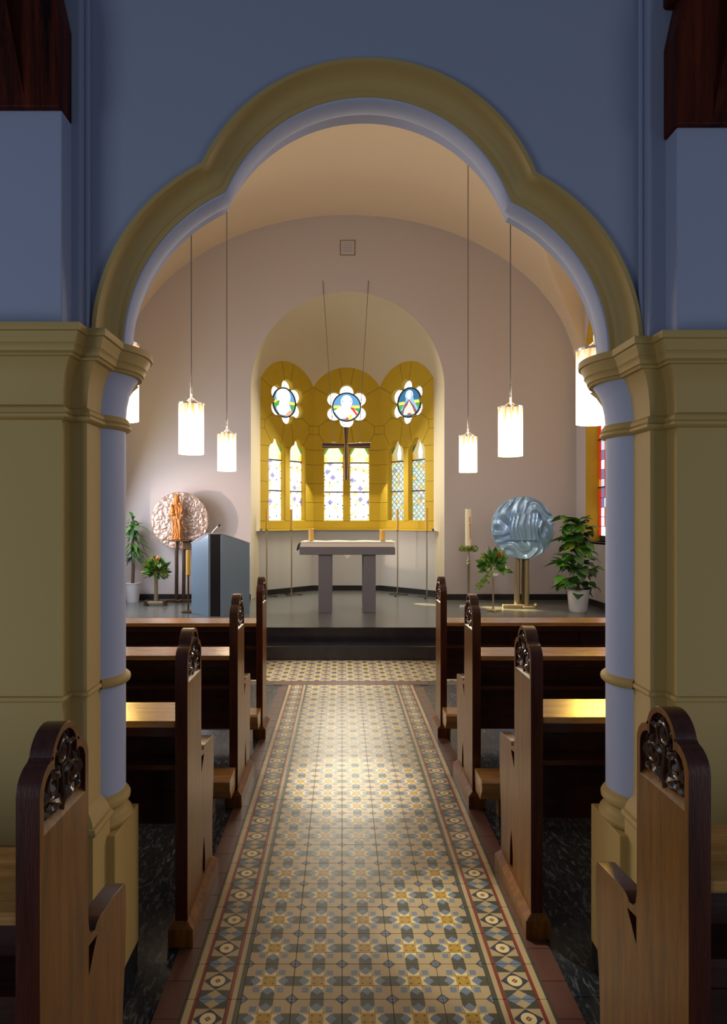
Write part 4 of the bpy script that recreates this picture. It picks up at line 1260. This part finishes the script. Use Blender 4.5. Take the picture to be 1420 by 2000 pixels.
MB().lathe([(0.02, -0.03), (0.035, 0), (0.02, 0.03)], 12, (0.15, -0.08, 0.04)).build('wheel', BRASS, t)

# statue: robed figure with child, one continuous carved surface
st = thing('madonna_statue', 'carved orange wooden statue of a robed mother holding a child', 'statue', (-2.38, 9.145, ZP + 0.907))
mb = MB()
rows_ = [(0.0, .078, .060, 0, 0), (0.02, .082, .062, 0, 0), (0.05, .070, .055, 0, 0), (0.12, .068, .052, .006, 0), (0.20, .066, .050, .010, 0), (0.28, .064, .050, .010, 0), (0.35, .060, .048, .004, 0),
         (0.42, .062, .046, -.002, 0), (0.48, .064, .044, -.006, 0), (0.515, .050, .038, -.006, 0), (0.54, .026, .026, -.004, 0), (0.56, .022, .022, -.002, -.004), (0.575, .030, .032, 0, -.006), (0.60, .034, .036, 0, -.008), (0.625, .032, .034, 0, -.006), (0.64, .030, .032, 0, -.004), (0.66, .034, .034, 0, 0), (0.685, .028, .028, 0, 0), (0.695, .004, .004, 0, 0)]
ns = 44; vs = []
for z, a, b, cx, cy in rows_:
    for i in range(ns):
        t_ = 2 * PI * i / ns
        f = 1 + (0.14 * math.sin(t_ * 7 + z * 14) + 0.07 * math.sin(t_ * 13 - z * 30)) * (1 if z < 0.5 else 0.15)
        vs.append((cx + a * f * math.cos(t_), cy + b * f * math.sin(t_), z))
n_ = len(rows_)
mb.add(vs, [(j * ns + i, j * ns + (i + 1) % ns, (j + 1) * ns + (i + 1) % ns, (j + 1) * ns + i) for j in range(n_ - 1) for i in range(ns)] + [tuple(range(ns)), tuple((n_ - 1) * ns + i for i in range(ns))])
def blob(c, a, b, h, n=12):
    mb.add([(c[0] + a * math.sin(PI * j / n) * math.cos(2 * PI * i / n), c[1] + b * math.sin(PI * j / n) * math.sin(2 * PI * i / n), c[2] + h * math.cos(PI * j / n)) for j in range(n + 1) for i in range(n)],
           [(j * n + i, j * n + (i + 1) % n, (j + 1) * n + (i + 1) % n, (j + 1) * n + i) for j in range(n) for i in range(n)])
# child on her right arm, arms, sceptre hand, veil sides, nose
blob((-0.055, -0.045, 0.44), .030, .028, .060); blob((-0.062, -0.052, 0.515), .021, .021, .024); blob((-0.06, -0.05, 0.385), .034, .03, .03)
mb.tube([(-0.062, 0, 0.485), (-0.085, -0.03, 0.41), (-0.05, -0.075, 0.375), (-0.02, -0.075, 0.39)], [0.024, 0.020, 0.015, 0.012], 10)
mb.tube([(0.058, 0, 0.485), (0.082, -0.02, 0.42), (0.088, -0.055, 0.44), (0.085, -0.07, 0.49)], [0.024, 0.020, 0.014, 0.010], 10)
blob((0, -0.043, 0.600), .006, .008, .008); blob((0.085, -0.072, 0.50), .012, .012, .014)
for s in (-1, 1):
    mb.tube([(s * 0.030, 0.005, 0.64), (s * 0.040, 0.006, 0.56), (s * 0.055, 0.0, 0.49), (s * 0.062, -0.02, 0.36), (s * 0.05, -0.03, 0.22)], [0.012, 0.014, 0.016, 0.014, 0.006], 8)
for i in range(5):
    x = -0.05 + i * 0.025; mb.tube([(x, -0.052, 0.03), (x + 0.012, -0.060, 0.16), (x - 0.004 + 0.03 * (i % 2), -0.056, 0.32)], [0.008, 0.010, 0.004], 8)
for i in range(7):
    a = i * 2 * PI / 7; mb.tube([(0.033 * math.cos(a), 0.033 * math.sin(a), 0.655), (0.038 * math.cos(a), 0.038 * math.sin(a), 0.705)], [0.006, 0.002], 6)
o = mb.build('figure', STATUE, st, smooth=True)
o.scale = (0.98, 0.86, 0.95)
rm = o.modifiers.new('remesh', 'REMESH'); rm.mode = 'VOXEL'; rm.voxel_size = 0.0042; rm.use_smooth_shade = True
# ================================================================ LECTERN
t = thing('lectern', 'blue-grey wedge lectern with a black recessed front, on the platform', 'lectern', (-1.566, 7.83, ZP))
def lect(p0, p1, zt0, zt1, q0, q1, name, m):
    # vertical slab p0(front)->p1(rear) thickness toward q
    v = [(p0[0], p0[1], 0), (p1[0], p1[1], 0), (q1[0], q1[1], 0), (q0[0], q0[1], 0), (p0[0], p0[1], zt0), (p1[0], p1[1], zt1), (q1[0], q1[1], zt1), (q0[0], q0[1], zt0)]
    return MB().add(v, [(0, 1, 2, 3), (4, 5, 6, 7), (0, 1, 5, 4), (1, 2, 6, 5), (2, 3, 7, 6), (3, 0, 4, 7)]).build(name, m, t, bevel=0.003)
ZF, ZRr = 1.020, 0.888
lect((-0.082, 0), (-0.362, 0.30), ZF, ZRr, (-0.060, 0.02), (-0.340, 0.32), 'side_panel', AMBO)
lect((0.082, 0), (0.385, 0.30), ZF, ZRr, (0.060, 0.02), (0.363, 0.32), 'side_panel', AMBO)
MB().box(-0.075, 0.075, 0.025, 0.045, 0, ZF - 0.012).build('front_panel', AMBOB, t)
o = MB().add([(-0.088, -0.004, ZF), (0.088, -0.004, ZF), (0.392, 0.305, ZRr), (0.36, 0.335, ZRr), (-0.34, 0.335, ZRr), (-0.37, 0.305, ZRr), (-0.088, -0.004, ZF + 0.012), (0.088, -0.004, ZF + 0.012), (0.392, 0.305, ZRr + 0.012), (0.36, 0.335, ZRr + 0.012), (-0.34, 0.335, ZRr + 0.012), (-0.37, 0.305, ZRr + 0.012)],
             [tuple(range(6)), tuple(range(11, 5, -1))] + [(i, (i + 1) % 6, 6 + (i + 1) % 6, 6 + i) for i in range(6)]).build('reading_top', AMBOW, t)
m_ = thing('microphone', 'small gooseneck microphone on the lectern top', 'microphone', (-1.56, 7.95, ZP + 0.995))
MB().tube([(-0.10, 0.02, 0.0), (-0.05, 0.01, 0.06), (-0.01, -0.01, 0.10), (0.02, -0.03, 0.125)], 0.005, 6).build('gooseneck', STEEL, m_)
MB().tube([(0.02, -0.03, 0.125), (0.035, -0.045, 0.13)], 0.016, 10).build('capsule', AMBOB, m_)
MB().lathe([(0.022, 0), (0.02, 0.012)], 12, (-0.10, 0.02, 0)).build('base', AMBOB, m_)
cn = thing('honey_candle', 'tall honey candle on a dark stand half hidden behind the lectern', 'candle', (-1.985, 8.20, ZP))
MB().lathe([(0.09, 0), (0.09, 0.015), (0.012, 0.03), (0.012, 0.47), (0.03, 0.48)], 14).build('stand', IRON, cn, smooth=True)
MB().lathe([(0.028, 0.48), (0.028, 0.80), (0, 0.80)], 16).build('wax', WAX, cn, smooth=True)

# ================================================================ HANGING CROSS
CXx, CYy = 0.071, 9.40
t = thing('hanging_cross', 'dark metal cross hung on two thin cables before the centre window', 'cross', (CXx, CYy, 0))
zz_ = lambda py: 1.5 - (py - 1015) * CYy / 1240
xx_ = lambda px: (px - 668) * CYy / 1240 - CXx
def bar(pts, name):
    o = MB().plate([(xx_(a), zz_(b)) for a, b in pts], [], -0.03, 0.0).build(name, CROSSM, t, bevel=0.003)
    pp = [(xx_(a), zz_(b)) for a, b in pts]
    MB().tube([(a, -0.031, b) for a, b in pp + pp[:1]], 0.0045, 5).build('gilded_edge', CROSSG, o)
    for k in range(2):
        f = 0.33 * (k + 1)
        p = [pp[0][0] * (1 - f) + pp[1][0] * f, pp[0][1] * (1 - f) + pp[1][1] * f]; q = [pp[3][0] * (1 - f) + pp[2][0] * f, pp[3][1] * (1 - f) + pp[2][1] * f]
        MB().tube([(p[0], -0.032, p[1]), (q[0], -0.032, q[1])], 0.004, 5).build('ridge', CROSSG if k else CROSSM, o)
bar([(671.5, 835), (681.5, 835), (679.5, 871), (673.5, 871)], 'upper_shaft')
bar([(673, 871), (679.5, 871), (682.5, 938), (673.5, 938)], 'lower_shaft')
bar([(629, 865), (629.5, 876), (674, 875), (674, 867)], 'left_arm')
bar([(723.5, 865), (723, 876), (679, 875), (679, 867)], 'right_arm')
zA = 1.5 + 467 * 9.47 / 1240
for sx, px, pb in ((-1, 630.7, 652), (1, 720, 700)):
    MB().tube([((px - 668) * 9.47 / 1240 - CXx, 0.075, zA), (xx_(pb), -0.01, zz_(868))], 0.0042, 6).build('cable', CABLE, t)
    MB().lathe([(0.012, 0), (0.012, 0.0)], 8)

# ================================================================ PLANTS
def leaf_mesh(name, L, w, m, bend=0.35, fold=0.25):
    mb = MB(); rows = []
    for t_, ww in ((0, .08), (.2, .7), (.45, 1), (.7, .75), (.9, .3), (1, .02)):
        for s in (-1, 0, 1):
            rows.append((L * t_ * (1 - bend * t_ * 0.3), s * w * ww, -bend * L * t_ * t_ + (abs(s) * fold * w * ww)))
    mb.add(rows, [(3 * i + j, 3 * i + j + 1, 3 * i + j + 4, 3 * i + j + 3) for i in range(5) for j in range(2)])
    return mb.mesh(name, m, True, fix=False)


random.seed(11)
# right pot plant
t = thing('potted_plant', 'large broad-leaved plant in a white pot on the right of the platform', 'plant', (3.08, 8.28, ZP))
pt = MB().lathe([(0.105, 0), (0.115, 0.02), (0.140, 0.27), (0.146, 0.275), (0.146, 0.29), (0.132, 0.29), (0.128, 0.25), (0.0, 0.25)], 28).build('pot', POT, t, smooth=True)
MB().tube([(0, 0, 0.25), (0.01, 0, 0.6), (-0.01, 0, 0.95), (0, 0, 1.15)], 0.022, 8).build('stem', STEM, t, smooth=True)
LM = [leaf_mesh('leaf', 0.21, 0.085, LEAF), leaf_mesh('leaf', 0.18, 0.075, LEAFL, 0.5), leaf_mesh('leaf', 0.20, 0.08, LEAFD, 0.6)]
for i in range(150):
    z = random.uniform(0.22, 1.22); a = random.uniform(0, 2 * PI)
    fr = (z - 0.2) / 1.0
    rr = 0.02 + random.uniform(0.0, 0.20) * (1.15 - 0.7 * fr)
    loc = (rr * math.cos(a), rr * math.sin(a) * 0.8, z)
    o = inst('leaf', LM[random.choice([0, 0, 1, 2, 0] if z > 0.6 else [0, 2, 2, 0])], t, loc, (random.uniform(-.5, .5), random.uniform(-0.9, 0.5), a), [random.uniform(0.75, 1.15) * (1 if math.cos(a) < 0.4 else 0.7)] * 3)
for a, z, L in ((PI, 0.92, 1.5), (PI * 0.95, 0.62, 1.6), (2.4, 1.2, 1.3)):
    inst('leaf', LM[0], t, (0.16 * math.cos(a), -0.05, z), (0.2, -0.2, a), [L] * 3)

# left tall plant
t = thing('dragon_tree', 'tall strap-leaved plant in a white pot beside the left column', 'plant', (-3.04, 9.22, ZP))
MB().lathe([(0.085, 0), (0.112, 0.26), (0.118, 0.265), (0.118, 0.28), (0.10, 0.28), (0.10, 0.24), (0, 0.24)], 24).build('pot', POT, t, smooth=True)
MB().tube([(0, 0, 0.24), (0.01, 0, 0.5), (-0.005, 0, 0.85), (0.0, 0, 1.15)], 0.024, 8).build('trunk', STEM, t, smooth=True)
LM2 = [leaf_mesh('leaf', 0.40, 0.036, LEAF, 0.75, 0.1), leaf_mesh('leaf', 0.36, 0.032, LEAFD, 1.0, 0.1), leaf_mesh('leaf', 0.38, 0.038, LEAF, 0.5, 0.1)]
for i in range(130):
    a = random.uniform(0, 2 * PI); z = random.uniform(0.60, 1.20)
    k = 0.72 if math.cos(a) > -0.1 and math.sin(a) < 0.3 else 0.5
    inst('leaf', LM2[random.randrange(3)], t, (0, 0, z), (0, -random.uniform(0.1, 1.15) * (0.5 + (z - 0.6)), a), [k * random.uniform(0.75, 1.1)] * 3)


def bouquet(t, zc, R, n, seed, drape=None, big=None):
    random.seed(seed)
    g = MB()
    for i in range(n):
        a = random.uniform(0, 2 * PI); el = random.uniform(-0.5, 1.4)
        d = Vector((math.cos(a) * math.cos(el), math.sin(a) * math.cos(el) * 0.7, math.sin(el))).normalized()
        base = d * R * random.uniform(0.0, 0.68); L = R * random.uniform(0.35, 0.65); w = L * 0.22
        side = d.cross(Vector((random.uniform(-1, 1), random.uniform(-1, 1), 0.3))).normalized() * w
        up = side.cross(d).normalized() * w * 0.3
        p = base + Vector((0, 0, zc))
        g.mi = random.choice([0, 0, 1, 2])
        g.add([p, p + d * L * .5 + side, p + d * L, p + d * L * .5 - side, p + d * L * .5 - up], [(0, 1, 4), (1, 2, 4), (2, 3, 4), (3, 0, 4)])
    if drape:
        for i in range(60):
            s = random.random(); c = Vector(drape[0]) * (1 - s) + Vector(drape[1]) * s + Vector((random.uniform(-.03, .03), random.uniform(-.03, .03), random.uniform(-.02, .02) - 0.1 * s * (1 - s)))
            d = Vector((random.uniform(-1, 1), random.uniform(-1, .5), random.uniform(-1, .6))).normalized() * 0.05; sd = d.cross(Vector((0, 1, 0.2))).normalized() * 0.015
            g.mi = random.choice([0, 1, 1]); g.add([c, c + d * .5 + sd, c + d, c + d * .5 - sd], [(0, 1, 2, 3)])
    o = g.build('foliage', [LEAF, LEAFL, LEAFD], t, fix=False); o['kind'] = 'stuff'
    return o


def lily(t, loc, m, s=0.07, n=6, label=None):
    g = MB()
    for i in range(n):
        a = 2 * PI * i / n + 0.3; c, q = math.cos(a), math.sin(a)
        g.add([(0, 0, 0), (c * s * .45 - q * s * .2, q * s * .45 + c * s * .2, s * .55), (c * s * .8, q * s * .8, s * (1.1 if i % 2 else 0.8)), (c * s * .45 + q * s * .2, q * s * .45 - c * s * .2, s * .55)], [(0, 1, 2, 3)])
    o = g.build('flower', m, t, fix=False); o.location = loc
    if label: o['label'] = label
    return o


t = thing('flower_stand', 'small flower arrangement with an orange bloom on a stand beside the bronze disc', 'flowers', (-2.594, 8.86, ZP))
MB().lathe([(0.032, 0.05), (0.026, 0.25), (0.03, 0.42), (0.06, 0.45), (0.06, 0.47)], 14).build('pole', BRASS, t, smooth=True)
MB().box(-0.14, 0.14, -0.05, 0.05, 0.02, 0.055).build('foot', BRASS, t, bevel=0.005)
for x in (-0.13, 0.13): MB().box(x - 0.015, x + 0.015, -0.09, 0.05, 0, 0.07).build('foot_bar', IRON, t)
bouquet(t, 0.475, 0.195, 280, 5)
lily(t, (0.03, -0.10, 0.60), FORG, 0.10, 5); lily(t, (0.085, -0.14, 0.53), FWHT, 0.06); lily(t, (0.02, -0.12, 0.45), FORG, 0.04); lily(t, (0.13, -0.08, 0.39), mat('lilac_petal', (0.4, 0.4, 0.65), 0.5), 0.05)
t = thing('flower_stand', 'trailing flower arrangement with a red lily on a thin stand before the tabernacle', 'flowers', (1.967, 8.26, ZP))
MB().tube([(0, 0, 0.02), (0, 0, 0.46)], 0.0115, 8).build('pole', BRASS, t)
MB().box(-0.085, 0.09, -0.018, 0.018, 0, 0.03).build('foot', BRASS, t, bevel=0.004); MB().box(-0.018, 0.018, -0.085, 0.085, 0, 0.028).build('foot', BRASS, t, bevel=0.004)
MB().lathe([(0.02, 0.44), (0.07, 0.47), (0.075, 0.50), (0.0, 0.50)], 14).build('bowl', POT, t, smooth=True)
bouquet(t, 0.60, 0.21, 190, 9, ((-0.05, -0.05, 0.52), (-0.22, -0.06, 0.33)))
lily(t, (0.09, -0.08, 0.68), FRED, 0.095, 5); lily(t, (0.155, -0.06, 0.54), FWHT, 0.06); lily(t, (-0.09, -0.10, 0.52), FWHT, 0.045); lily(t, (-0.09, -0.10, 0.42), FWHT, 0.035)
